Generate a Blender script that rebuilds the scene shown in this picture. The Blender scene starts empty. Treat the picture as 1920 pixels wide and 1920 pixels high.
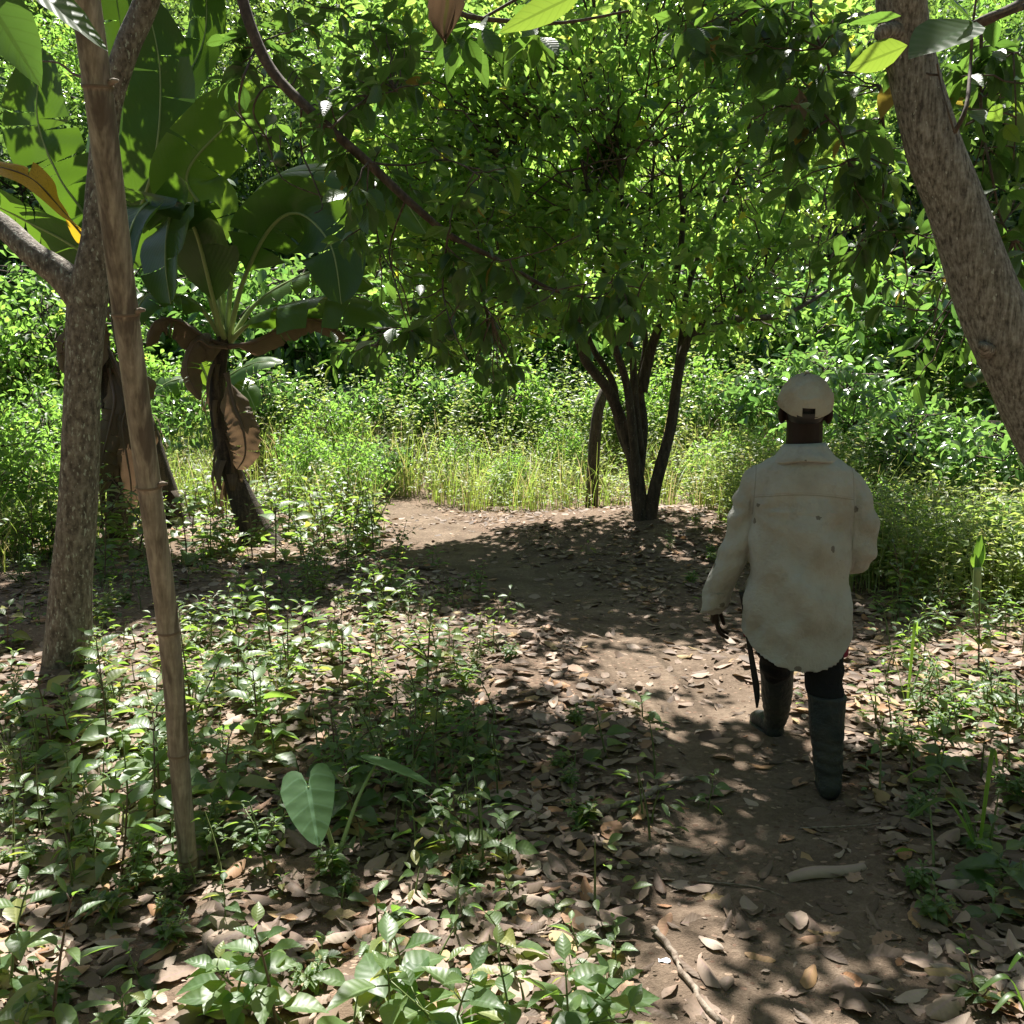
import bpy, bmesh, math, random
import numpy as np
from mathutils import Vector, Matrix, Euler

R = math.radians
SC = bpy.context.scene
COL = SC.collection

# ------------------------------------------------------------------ camera
PITCH = R(7.5)
FPX = 1663.0
CAMZ = 1.6
cam_d = bpy.data.cameras.new('camera')
cam = bpy.data.objects.new('camera', cam_d)
COL.objects.link(cam)
cam.location = (0, 0, CAMZ)
cam.rotation_euler = (R(90) - PITCH, 0, 0)
cam_d.sensor_width = 36
cam_d.lens = 36 * FPX / 1920
cam_d.clip_start = 0.05
cam_d.clip_end = 600
SC.camera = cam

# ------------------------------------------------------------------ light
SUN_AZ = R(-9)          # from +Y towards +X
SUN_EL = R(61)
SUN = np.array([math.sin(SUN_AZ) * math.cos(SUN_EL), math.cos(SUN_AZ) * math.cos(SUN_EL), math.sin(SUN_EL)])
world = bpy.data.worlds.new('World')
SC.world = world
world.use_nodes = True
wn = world.node_tree.nodes
wl = world.node_tree.links
wn.clear()
sky = wn.new('ShaderNodeTexSky')
sky.sky_type = 'NISHITA'
sky.sun_disc = False
sky.sun_elevation = SUN_EL
sky.sun_rotation = SUN_AZ
sky.air_density = 1.0
sky.dust_density = 1.5
bg = wn.new('ShaderNodeBackground')
bg.inputs['Strength'].default_value = 0.05
wo = wn.new('ShaderNodeOutputWorld')
wb = wn.new('ShaderNodeMix'); wb.data_type = 'RGBA'; wb.blend_type = 'MULTIPLY'; wb.inputs[0].default_value = 1   # camera white balance
wb.inputs[7].default_value = (1.03, 1.0, .90, 1)
wl.new(sky.outputs[0], wb.inputs[6]); wl.new(wb.outputs[2], bg.inputs[0])
wl.new(bg.outputs[0], wo.inputs[0])
sun_d = bpy.data.lights.new('sun', 'SUN')
sun_d.energy = 5.0
sun_d.angle = R(0.53)
sun_d.color = (1.0, 0.965, 0.90)
sun = bpy.data.objects.new('sun', sun_d)
COL.objects.link(sun)
sun.rotation_euler = Vector(SUN).to_track_quat('Z', 'Y').to_euler()
sun.location = (0, 0, 20)

SC.view_settings.view_transform = 'Standard'
SC.view_settings.look = 'None'
SC.view_settings.exposure = 1.5
SC.view_settings.gamma = 1
SC.view_settings.use_curve_mapping = False
SC.cycles.max_bounces = 8
SC.cycles.diffuse_bounces = 4
SC.cycles.glossy_bounces = 3
SC.cycles.transmission_bounces = 5
SC.cycles.sample_clamp_indirect = 6
SC.cycles.use_denoising = True

# ------------------------------------------------------------------ helpers
CP, SP = math.cos(PITCH), math.sin(PITCH)


def P(px, py, Y):
    """world point seen at photo pixel (px, py) at world depth Y"""
    a = (px - 960) / FPX
    b = (960 - py) / FPX
    dy = CP + b * SP
    t = Y / dy
    return np.array([a * t, Y, CAMZ + (-SP + b * CP) * t])


def vhash(ix, iy, seed):
    n = (ix.astype(np.int64) * 374761393 + iy.astype(np.int64) * 668265263 + seed * 1274126177) & 0x7fffffff
    n = ((n ^ (n >> 13)) * 1274126177) & 0x7fffffff
    n = n ^ (n >> 16)
    return (n & 0xffff) / 65535.0


def vnoise(x, y, seed=0):
    x = np.asarray(x, float); y = np.asarray(y, float)
    ix = np.floor(x); iy = np.floor(y)
    fx = x - ix; fy = y - iy
    fx = fx * fx * (3 - 2 * fx); fy = fy * fy * (3 - 2 * fy)
    a = vhash(ix, iy, seed); b = vhash(ix + 1, iy, seed)
    c = vhash(ix, iy + 1, seed); d = vhash(ix + 1, iy + 1, seed)
    return (a * (1 - fx) + b * fx) * (1 - fy) + (c * (1 - fx) + d * fx) * fy


def sstep(a, b, x):
    t = np.clip((np.asarray(x, float) - a) / (b - a), 0, 1)
    return t * t * (3 - 2 * t)


def flat(px, py):
    a = (px - 960) / FPX
    b = (960 - py) / FPX
    t = CAMZ / (SP - b * CP)
    return np.array([a * t, (CP + b * SP) * t])


PATH_PX = [(1520, 2300, .52), (1450, 1920, .50), (1440, 1700, .47), (1420, 1520, .44), (1370, 1390, .42), (1270, 1270, .42),
           (1120, 1150, .46), (980, 1075, .52), (880, 1030, .54), (830, 1000, .50), (800, 975, .50), (745, 953, .42), (640, 943, .4), (480, 935, .4)]
PATH_W = np.array([list(flat(a, b)) + [c] for a, b, c in PATH_PX])


def resample(pts, n):
    """Catmull-Rom through pts"""
    pts = np.asarray(pts, float)
    m = len(pts)
    out = []
    for i in range(m - 1):
        p0 = pts[max(i - 1, 0)]; p1 = pts[i]; p2 = pts[i + 1]; p3 = pts[min(i + 2, m - 1)]
        for k in range(n):
            t = k / n
            out.append(0.5 * (2 * p1 + (p2 - p0) * t + (2 * p0 - 5 * p1 + 4 * p2 - p3) * t * t + (3 * p1 - p0 - 3 * p2 + p3) * t ** 3))
    out.append(pts[-1])
    return np.array(out)


PATH_C = resample(PATH_W, 8)


def pathq(x, y):
    """distance to the path centre line over its half width"""
    x = np.asarray(x, float); y = np.asarray(y, float)
    best = np.full(x.shape, 1e9)
    for i in range(len(PATH_C) - 1):
        a = PATH_C[i]; b = PATH_C[i + 1]
        dx, dy = b[0] - a[0], b[1] - a[1]
        L = dx * dx + dy * dy + 1e-9
        t = np.clip(((x - a[0]) * dx + (y - a[1]) * dy) / L, 0, 1)
        d = np.hypot(x - a[0] - t * dx, y - a[1] - t * dy) / (a[2] + t * (b[2] - a[2]))
        best = np.minimum(best, d)
    return best


def H(x, y, fine=True):
    x = np.asarray(x, float); y = np.asarray(y, float)
    h = 0.10 * (vnoise(x * .35 + 7, y * .35, 3) - .5)
    h = h + .24 * np.exp(-(((x - 2.0) / 2.3) ** 2 + ((y - 10.3) / 1.5) ** 2))
    h = h + .16 * np.exp(-(((x - 3.1) / .8) ** 2 + ((y - 5.5) / 3.) ** 2)) * .5
    q = np.where(y < 14, pathq(x, y), 9)
    h = h - .05 * (1 - sstep(.5, 1.3, q))
    h = h + .085 * np.clip(y - 12.5, 0, 9) * sstep(12, 16, y)
    h = h + .22 * np.clip(y - 21, 0, 200) * sstep(20, 27, y)
    h = h + .10 * np.clip(np.abs(x) - 7, 0, 200) * sstep(6, 12, np.abs(x)) * sstep(4, 12, y)
    if fine:
        k = 1 - sstep(13, 20, y)
        h = h + k * (.035 * (vnoise(x * 2.3, y * 2.3, 5) - .5) + .018 * (vnoise(x * 7, y * 7, 6) - .5) + .009 * (vnoise(x * 19, y * 19, 8) - .5))
    return h


def G(px, py):
    x, y = flat(px, py)
    for _ in range(6):
        z = float(H(x, y))
        a = (px - 960) / FPX; b = (960 - py) / FPX
        t = (CAMZ - z) / (SP - b * CP)
        x, y = a * t, (CP + b * SP) * t
    return np.array([x, y, float(H(x, y))])


def PX(p):
    """photo pixel of a world point"""
    v = np.asarray(p, float) - np.array([0, 0, CAMZ])
    f = v[1] * CP - v[2] * SP
    u = v[1] * SP + v[2] * CP
    return 960 + v[0] / f * FPX, 960 - u / f * FPX


class Acc:
    def __init__(s):
        s.V = []; s.L = []; s.T = []; s.A = []; s.M = []; s.n = 0

    def add(s, v, faces, lc, mat=0):
        v = np.asarray(v, float)
        s.V.append(v); s.A.append(np.asarray(lc, float))
        for f in faces:
            f = np.asarray(f, np.int64)
            if len(f) == 0: continue
            s.L.append((f + s.n).ravel())
            s.T.append(np.full(len(f), f.shape[1], np.int64))
            s.M.append(np.full(len(f), mat, np.int64))
        s.n += len(v)

    def leaves(s, tpl, pos, d, n, size, width=None, rnd=None, mat=0):
        """tpl=(verts, [face arrays], lc2); pos/d/n (N,3); size (N,)"""
        N = len(pos)
        if N == 0: return
        tv, tf, tlc = tpl
        K = len(tv)
        pos = np.asarray(pos, float); d = np.asarray(d, float); n = np.asarray(n, float)
        size = np.broadcast_to(np.asarray(size, float), (N,))
        width = size if width is None else np.broadcast_to(np.asarray(width, float), (N,)) * size
        y = d / (np.linalg.norm(d, axis=1, keepdims=True) + 1e-9)
        x = np.cross(y, n); x /= (np.linalg.norm(x, axis=1, keepdims=True) + 1e-9)
        z = np.cross(x, y)
        V = pos[:, None, :] + tv[None, :, 0:1] * width[:, None, None] * x[:, None, :] \
            + tv[None, :, 1:2] * size[:, None, None] * y[:, None, :] + tv[None, :, 2:3] * size[:, None, None] * z[:, None, :]
        if rnd is None: rnd = RNG.random(N)
        lc = np.zeros((N, K, 3)); lc[:, :, :2] = tlc[None]; lc[:, :, 2] = np.asarray(rnd)[:, None]
        off = (np.arange(N) * K)[:, None, None]
        faces = [(off + np.asarray(f)[None]).reshape(-1, np.asarray(f).shape[1]) for f in tf]
        s.add(V.reshape(-1, 3), faces, lc.reshape(-1, 3), mat)

    def tube(s, pts, rad, sides=6, mat=0, rnd=None, cap=True, bump=0.0):
        pts = np.asarray(pts, float); m = len(pts)
        rad = np.broadcast_to(np.asarray(rad, float), (m,))
        tan = np.gradient(pts, axis=0); tan /= (np.linalg.norm(tan, axis=1, keepdims=True) + 1e-9)
        up = np.array([0, 0, 1.]) if abs(tan[0][2]) < .9 else np.array([0, 1., 0])
        u = np.cross(tan[0], up); u /= np.linalg.norm(u)
        U = [];
        for i in range(m):
            u = u - tan[i] * np.dot(u, tan[i]); u /= (np.linalg.norm(u) + 1e-9); U.append(u)
        U = np.array(U); W = np.cross(tan, U)
        a = np.arange(sides) / sides * 2 * math.pi
        rr = rad[:, None] * np.ones((1, sides))
        if bump:
            ln = np.concatenate([[0], np.cumsum(np.linalg.norm(np.diff(pts, axis=0), axis=1))])
            sd = int(abs(pts[0, 0]) * 1000) % 997
            rr = rr * (1 + bump * (vnoise(np.cos(a)[None] * 1.3 + ln[:, None] * 3.0 + 50, np.sin(a)[None] * 1.3 + ln[:, None] * .7 + 50, sd) - .5) * 2)
        V = pts[:, None] + rr[..., None] * (np.cos(a)[None, :, None] * U[:, None] + np.sin(a)[None, :, None] * W[:, None])
        V = V.reshape(-1, 3)
        i = np.arange(m - 1)[:, None] * sides; j = np.arange(sides)[None]
        j2 = (j + 1) % sides
        q = np.stack([i + j, i + j2, i + sides + j2, i + sides + j], -1).reshape(-1, 4)
        ln = np.concatenate([[0], np.cumsum(np.linalg.norm(np.diff(pts, axis=0), axis=1))])
        lc = np.zeros((m, sides, 3)); lc[..., 0] = a[None] / (2 * math.pi); lc[..., 1] = ln[:, None]
        lc[..., 2] = RNG.random() if rnd is None else rnd
        faces = [q]
        if cap:
            lcf = lc.reshape(-1, 3)
            V = np.vstack([V, pts[0], pts[-1]])
            lcf = np.vstack([lcf, lcf[0], lcf[-1]])
            c0 = m * sides; c1 = c0 + 1
            j = np.arange(sides); j2 = (j + 1) % sides
            faces.append(np.stack([np.full(sides, c0), j2, j], -1))
            faces.append(np.stack([np.full(sides, c1), (m - 1) * sides + j, (m - 1) * sides + j2], -1))
            lc = lcf
        s.add(V, faces, lc.reshape(-1, 3), mat)

    def grid(s, V, lc=None, mat=0, closed=False):
        """V (a,b,3) sheet"""
        a, b = V.shape[:2]
        i = np.arange(a - 1)[:, None]; j = np.arange(b if closed else b - 1)[None]
        j2 = (j + 1) % b
        q = np.stack([i * b + j, i * b + j2, (i + 1) * b + j2, (i + 1) * b + j], -1).reshape(-1, 4)
        if lc is None:
            lc = np.zeros((a, b, 3)); lc[..., 0] = np.linspace(-1, 1, b)[None]; lc[..., 1] = np.linspace(0, 1, a)[:, None]; lc[..., 2] = RNG.random()
        s.add(V.reshape(-1, 3), [q], lc.reshape(-1, 3), mat)

    def mesh(s, name, mats, origin=(0, 0, 0)):
        me = bpy.data.meshes.new(name)
        V = np.vstack(s.V) - np.asarray(origin, float)
        L = np.concatenate(s.L); T = np.concatenate(s.T); M = np.concatenate(s.M); A = np.vstack(s.A)
        me.vertices.add(len(V)); me.vertices.foreach_set('co', V.ravel())
        me.loops.add(len(L)); me.loops.foreach_set('vertex_index', L.astype(np.int32))
        me.polygons.add(len(T))
        st = np.concatenate([[0], np.cumsum(T)[:-1]])
        me.polygons.foreach_set('loop_start', st.astype(np.int32))
        me.polygons.foreach_set('loop_total', T.astype(np.int32))
        me.polygons.foreach_set('material_index', M.astype(np.int32))
        me.polygons.foreach_set('use_smooth', np.ones(len(T), bool))
        at = me.attributes.new('lc', 'FLOAT_VECTOR', 'POINT'); at.data.foreach_set('vector', A.ravel())
        me.update(calc_edges=True); me.validate()
        for m in mats: me.materials.append(m)
        return me


def tag(o, label=None, cat=None, group=None, kind=None):
    if label: o['label'] = label
    if cat: o['category'] = cat
    if group: o['group'] = group
    if kind: o['kind'] = kind
    return o


def obj(name, me, parent=None):
    o = bpy.data.objects.new(name, me)
    COL.objects.link(o)
    if parent is not None: o.parent = parent
    return o


def part(name, acc, mats, parent=None, origin=(0, 0, 0)):
    return obj(name, acc.mesh(name, mats, origin), parent)


def empty(name, loc, rz=0, label=None, cat=None, group=None):
    o = bpy.data.objects.new(name, None)
    COL.objects.link(o)
    o.location = tuple(float(v) for v in loc); o.rotation_euler = (0, 0, rz); o.empty_display_size = .1
    tag(o, label, cat, group)
    return o


def dup(root, loc=None, rot=None, scale=None, label=None, group=None):
    def cp(o, parent):
        c = o.copy(); COL.objects.link(c)
        c.parent = parent
        for ch in o.children: cp(ch, c)
        return c
    r = cp(root, root.parent)
    if loc is not None: r.location = tuple(float(v) for v in loc)
    if rot is not None: r.rotation_euler = rot
    if scale is not None: r.scale = (scale, scale, scale) if not hasattr(scale, '__len__') else scale
    if label: r['label'] = label
    if group: r['group'] = group
    return r


RNG = np.random.default_rng(7)


def nrm(v):
    v = np.asarray(v, float)
    return v / (np.linalg.norm(v, axis=-1, keepdims=True) + 1e-9)


# ------------------------------------------------------------------ leaf templates
def leaf_tpl(wid, fold=.18, curl=.25, wave=0.0):
    """wid: half widths (fraction of the length) at inner rows"""
    n = len(wid)
    ys = [(i + 1) / (n + 1) for i in range(n)]
    v = [(0, 0, 0)]; lc = [(0, 0)]
    bend = lambda y: -curl * y * y
    for i, (y, w) in enumerate(zip(ys, wid)):
        wz = wave * (1 if i % 2 else -1)
        v += [(-w, y, bend(y) + fold * w * 2 + wz), (0, y, bend(y)), (w, y, bend(y) + fold * w * 2 - wz)]
        lc += [(-1, y), (0, y), (1, y)]
    v.append((0, 1, bend(1))); lc.append((0, 1))
    t = len(v) - 1
    tri = [(0, 2, 1), (0, 3, 2)]
    tri += [(t, t - 3, t - 2), (t, t - 2, t - 1)]
    quad = []
    for i in range(n - 1):
        a = 1 + i * 3; b = a + 3
        quad += [(a, a + 1, b + 1, b), (a + 1, a + 2, b + 2, b + 1)]
    fs = [np.array(tri)]
    if quad: fs.append(np.array(quad))
    return (np.array(v, float), fs, np.array(lc, float))


T_LO = leaf_tpl([.24], .25, .18)
T_MID = leaf_tpl([.17, .24, .17], .22, .25)
T_OVATE = leaf_tpl([.19, .29, .29, .22, .11], .2, .28, .012)
T_LANCE = leaf_tpl([.08, .13, .14, .11, .06], .25, .35)
T_AVO = leaf_tpl([.12, .21, .245, .20, .11], .15, .22, .012)
T_NARROW = leaf_tpl([.07, .05], .3, .35)
T_CIT = leaf_tpl([.22, .27], .3, .15)


# ------------------------------------------------------------------ materials
def new_mat(name):
    m = bpy.data.materials.new(name)
    m.use_nodes = True
    nt = m.node_tree
    nt.nodes.clear()
    return m, nt, nt.nodes, nt.links


def ramp(nodes, stops):
    r = nodes.new('ShaderNodeValToRGB')
    e = r.color_ramp.elements
    while len(e) > 1: e.remove(e[-1])
    e[0].position = stops[0][0]; e[0].color = (*stops[0][1], 1)
    for p, c in stops[1:]:
        k = e.new(p); k.color = (*c, 1)
    return r


def mathn(nt, op, a, b=None, c=None):
    n = nt.nodes.new('ShaderNodeMath'); n.operation = op
    for i, v in enumerate((a, b, c)):
        if v is None: continue
        if isinstance(v, (int, float)): n.inputs[i].default_value = v
        else: nt.links.new(v, n.inputs[i])
    return n.outputs[0]


def mixc(nt, fac, a, b, mode='MIX'):
    n = nt.nodes.new('ShaderNodeMix'); n.data_type = 'RGBA'; n.blend_type = mode
    for sock, v in ((n.inputs[0], fac), (n.inputs[6], a), (n.inputs[7], b)):
        if isinstance(v, (int, float)): sock.default_value = v
        elif isinstance(v, tuple): sock.default_value = (*v, 1)
        else: nt.links.new(v, sock)
    return n.outputs[2]


def noise(nt, vec, scale, detail=4, rough=.55, stretch=None):
    n = nt.nodes.new('ShaderNodeTexNoise')
    n.inputs['Scale'].default_value = scale; n.inputs['Detail'].default_value = detail; n.inputs['Roughness'].default_value = rough
    if stretch:
        mp = nt.nodes.new('ShaderNodeMapping'); mp.inputs['Scale'].default_value = stretch
        nt.links.new(vec, mp.inputs['Vector']); vec = mp.outputs[0]
    nt.links.new(vec, n.inputs['Vector'])
    return n.outputs['Fac']


def leaf_mat(name, stops, tstops, rough=.38,  trans=.42, veins=9.0, spots=0.0, objrand=False, spec=.5, vein_c=1.35, blotch=(.25, .17, .03)):
    m, nt, N, Lk = new_mat(name)
    at = N.new('ShaderNodeAttribute'); at.attribute_name = 'lc'
    sx = N.new('ShaderNodeSeparateXYZ'); Lk.new(at.outputs['Vector'], sx.inputs[0])
    rnd = sx.outputs[2]
    if objrand:
        oi = N.new('ShaderNodeObjectInfo')
        rnd = mathn(nt, 'FRACT', mathn(nt, 'ADD', rnd, oi.outputs['Random']))
    tc = N.new('ShaderNodeTexCoord')
    r1 = ramp(N, stops); r2 = ramp(N, tstops)
    Lk.new(rnd, r1.inputs[0]); Lk.new(rnd, r2.inputs[0])
    ax = mathn(nt, 'ABSOLUTE', sx.outputs[0])
    mid = mathn(nt, 'LESS_THAN', ax, .09)
    vv = mathn(nt, 'SINE', mathn(nt, 'MULTIPLY', mathn(nt, 'SUBTRACT', sx.outputs[1], mathn(nt, 'MULTIPLY', ax, .16)), veins * 6.283))
    vl = mathn(nt, 'GREATER_THAN', vv, .93)
    vmask = mathn(nt, 'MAXIMUM', mid, mathn(nt, 'MULTIPLY', vl, .45))
    big = noise(nt, tc.outputs['Object'], 14, 3)
    c1 = mixc(nt, mathn(nt, 'MULTIPLY', big, .5), r1.outputs[0], (.02, .035, .01), 'MIX')
    c1 = mixc(nt, vmask, c1, mixc(nt, 1.0, c1, (1.3 * vein_c, 1.2 * vein_c, 1.4 * vein_c), 'MULTIPLY'))
    if spots:
        sp = noise(nt, tc.outputs['Object'], 60, 4)
        sm = mathn(nt, 'GREATER_THAN', sp, 1 - spots)
        c1 = mixc(nt, sm, c1, blotch)
    c2 = mixc(nt, mathn(nt, 'MULTIPLY', vmask, .5), r2.outputs[0], (.10, .16, .01))
    pb = N.new('ShaderNodeBsdfPrincipled')
    Lk.new(c1, pb.inputs['Base Color'])
    pb.inputs['Roughness'].default_value = rough
    pb.inputs['Specular IOR Level'].default_value = spec
    tr = N.new('ShaderNodeBsdfTranslucent'); Lk.new(c2, tr.inputs['Color'])
    bm = N.new('ShaderNodeBump'); bm.inputs['Strength'].default_value = .3; bm.inputs['Distance'].default_value = .003
    hh = mathn(nt, 'ADD', mathn(nt, 'MULTIPLY', vv, .2 if objrand else .4), big)
    Lk.new(hh, bm.inputs['Height']); Lk.new(bm.outputs[0], pb.inputs['Normal'])
    ms = N.new('ShaderNodeMixShader'); ms.inputs[0].default_value = trans
    Lk.new(pb.outputs[0], ms.inputs[1]); Lk.new(tr.outputs[0], ms.inputs[2])
    o = N.new('ShaderNodeOutputMaterial'); Lk.new(ms.outputs[0], o.inputs[0])
    return m


M_AVO = leaf_mat('avocado_leaf', [(0, (.018, .042, .014)), (.6, (.03, .065, .02)), (.93, (.05, .095, .025)), (1, (.25, .13, .03))],
                 [(0, (.16, .34, .05)), (.7, (.26, .48, .06)), (.95, (.45, .62, .06)), (1, (.5, .3, .05))], .36, .33, 9, .03)
M_BG = leaf_mat('forest_leaf', [(0, (.03, .07, .025)), (.5, (.05, .10, .035)), (1, (.09, .14, .04))],
                 [(0, (.22, .42, .08)), (.6, (.34, .54, .09)), (1, (.5, .66, .1))], .26, .4, 5, spec=.8)
M_CIT = leaf_mat('citrus_leaf', [(0, (.03, .075, .03)), (.5, (.065, .135, .045)), (.9, (.11, .20, .07)), (.97, (.28, .27, .03)), (1, (.3, .26, .03))],
                 [(0, (.22, .46, .09)), (.45, (.42, .68, .12)), (.8, (.62, .84, .15)), (.95, (.76, .88, .17)), (1, (.85, .8, .06))], .25, .52, 5, spec=.8)
M_GLOSSY = leaf_mat('glossy_leaf', [(0, (.022, .055, .02)), (.7, (.04, .085, .03)), (1, (.08, .13, .03))],
                    [(0, (.16, .32, .06)), (1, (.3, .48, .08))], .24, .35, 8, spec=.8)
M_SHEEN = leaf_mat('sheen_leaf', [(0, (.03, .07, .025)), (.7, (.06, .11, .04)), (1, (.12, .17, .05))],
                   [(0, (.2, .45, .09)), (1, (.36, .62, .12))], .22, .38, 8, spec=.9)
M_BRIGHT = leaf_mat('bright_leaf', [(0, (.055, .12, .02)), (.5, (.09, .17, .03)), (1, (.16, .22, .04))],
                    [(0, (.28, .58, .09)), (.8, (.42, .72, .11)), (1, (.66, .75, .12))], .45, .5, 6)
M_HERB = leaf_mat('herb_leaf', [(0, (.06, .115, .045)), (.5, (.11, .18, .075)), (.85, (.13, .20, .07)), (1, (.24, .25, .08))],
                  [(0, (.28, .52, .07)), (.8, (.4, .62, .08)), (1, (.6, .6, .1))], .42, .42, 7, .06, objrand=True, blotch=(.3, .28, .08))
M_MEADOW = leaf_mat('meadow_leaf', [(0, (.10, .165, .045)), (.5, (.16, .225, .065)), (.85, (.24, .27, .10)), (1, (.4, .32, .16))],
                    [(0, (.36, .56, .10)), (.6, (.55, .70, .14)), (1, (.65, .55, .25))], .45, .42, 5)
M_GRASS = leaf_mat('grass_blade', [(0, (.09, .15, .035)), (.4, (.20, .24, .08)), (.6, (.34, .32, .14)), (.72, (.46, .38, .2)), (1, (.55, .45, .26))],
                   [(0, (.36, .58, .08)), (.7, (.5, .6, .1)), (.86, (.6, .48, .2)), (1, (.6, .48, .25))], .5, .42, 1)
M_GRASSG = leaf_mat('green_blade', [(0, (.04, .09, .02)), (1, (.07, .14, .03))], [(0, (.25, .5, .05)), (1, (.4, .65, .07))], .4, .42, 1)
M_TARO = leaf_mat('taro_leaf', [(0, (.13, .25, .12)), (1, (.14, .26, .12))], [(0, (.35, .6, .1)), (1, (.35, .6, .1))], .45, .35, 5, vein_c=1.6)
M_BAN = leaf_mat('banana_leaf', [(0, (.035, .08, .022)), (.5, (.045, .10, .025)), (1, (.06, .12, .03))],
                 [(0, (.14, .28, .02)), (.5, (.2, .38, .025)), (1, (.34, .55, .04))], .34, .28, 45, 0)
M_BANY = leaf_mat('banana_leaf_yellow', [(0, (.35, .2, .02)), (1, (.42, .24, .03))], [(0, (.7, .42, .02)), (1, (.75, .5, .03))], .5, .4, 40, .42, blotch=(.09, .05, .015))
M_BAND = leaf_mat('banana_leaf_dead', [(0, (.10, .065, .042)), (1, (.2, .14, .095))], [(0, (.2, .12, .07)), (1, (.3, .18, .1))], .8, .2, 40, .2, blotch=(.05, .03, .02))
M_DEAD = leaf_mat('dry_leaf', [(0, (.13, .075, .05)), (.2, (.16, .108, .078)), (.45, (.27, .185, .135)), (.7, (.42, .30, .225)), (.85, (.52, .41, .32)), (.93, (.42, .20, .09)), (1, (.46, .34, .16))],
                  [(0, (.2, .1, .05)), (1, (.4, .25, .12))], .7, .12, 8, .1, objrand=True, blotch=(.08, .05, .035), vein_c=.8)


def bark_mat(name, c0, c1, c2, lich=.0, sx=(18, 18, 3), bumpd=.012, lc_c=(.5, .5, .45)):
    m, nt, N, Lk = new_mat(name)
    tc = N.new('ShaderNodeTexCoord')
    a = noise(nt, tc.outputs['Object'], 1, 5, .65, sx)
    b = noise(nt, tc.outputs['Object'], 5, 3)
    f = noise(nt, tc.outputs['Object'], 60, 3)
    cr = ramp(N, [(.38, c0), (.5, c1), (.63, c2)])
    Lk.new(mathn(nt, 'ADD', mathn(nt, 'MULTIPLY', a, .75), mathn(nt, 'MULTIPLY', f, .25)), cr.inputs[0])
    col = mixc(nt, mathn(nt, 'MULTIPLY', b, .55), cr.outputs[0], tuple(v * .55 for v in c0))
    if lich:
        l1 = noise(nt, tc.outputs['Object'], 9, 6, .7)
        l2 = noise(nt, tc.outputs['Object'], 70, 2, .5, (1, 1, .4))
        lm = mathn(nt, 'MAXIMUM', mathn(nt, 'GREATER_THAN', l1, 1 - lich * .8), mathn(nt, 'GREATER_THAN', l2, 1 - lich))
        col = mixc(nt, mathn(nt, 'MULTIPLY', lm, .8), col, lc_c)
    pb = N.new('ShaderNodeBsdfPrincipled'); pb.inputs['Roughness'].default_value = .85
    Lk.new(col, pb.inputs['Base Color'])
    bm = N.new('ShaderNodeBump'); bm.inputs['Strength'].default_value = .9; bm.inputs['Distance'].default_value = bumpd
    Lk.new(mathn(nt, 'ADD', a, mathn(nt, 'MULTIPLY', f, .4)), bm.inputs['Height']); Lk.new(bm.outputs[0], pb.inputs['Normal'])
    o = N.new('ShaderNodeOutputMaterial'); Lk.new(pb.outputs[0], o.inputs[0])
    return m


B_GREY = bark_mat('grey_bark', (.075, .06, .045), (.22, .18, .14), (.38, .335, .27), .36, (34, 34, 14), .016, (.42, .44, .36))
B_AVO = bark_mat('avocado_bark', (.085, .072, .058), (.30, .265, .22), (.52, .485, .43), .3, (70, 70, 12), .02, (.5, .5, .44))
B_DARK = bark_mat('dark_bark', (.03, .022, .016), (.07, .052, .036), (.13, .10, .07), .3, (25, 25, 6), .01, (.2, .21, .17))
B_TWIG = bark_mat('twig_bark', (.05, .035, .025), (.10, .07, .05), (.18, .14, .10), 0, (30, 30, 10), .004)
B_BAN = bark_mat('banana_stem_bark', (.02, .015, .011), (.06, .042, .028), (.16, .12, .08), 0, (16, 16, 2), .02)
B_STICK = bark_mat('stick_bark', (.14, .10, .07), (.28, .22, .17), (.4, .34, .27), 0, (30, 30, 6), .006)


def stem_mat(name, c, c2):
    m, nt, N, Lk = new_mat(name)
    tc = N.new('ShaderNodeTexCoord')
    n = noise(nt, tc.outputs['Object'], 25, 3)
    col = mixc(nt, n, c, c2)
    pb = N.new('ShaderNodeBsdfPrincipled'); pb.inputs['Roughness'].default_value = .5
    Lk.new(col, pb.inputs['Base Color'])
    o = N.new('ShaderNodeOutputMaterial'); Lk.new(pb.outputs[0], o.inputs[0])
    return m


S_GREEN = stem_mat('green_stem', (.09, .13, .035), (.16, .2, .07))
S_PALE = stem_mat('pale_green_stem', (.22, .3, .10), (.3, .36, .14))
S_BROWN = stem_mat('brown_stem', (.09, .06, .04), (.16, .1, .06))
S_FRUIT = stem_mat('fruit_skin', (.03, .07, .015), (.055, .11, .025))
S_LIME = stem_mat('lime_skin', (.07, .15, .02), (.12, .22, .035))
S_FRUIT.node_tree.nodes['Principled BSDF'].inputs['Roughness'].default_value = .3


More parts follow.
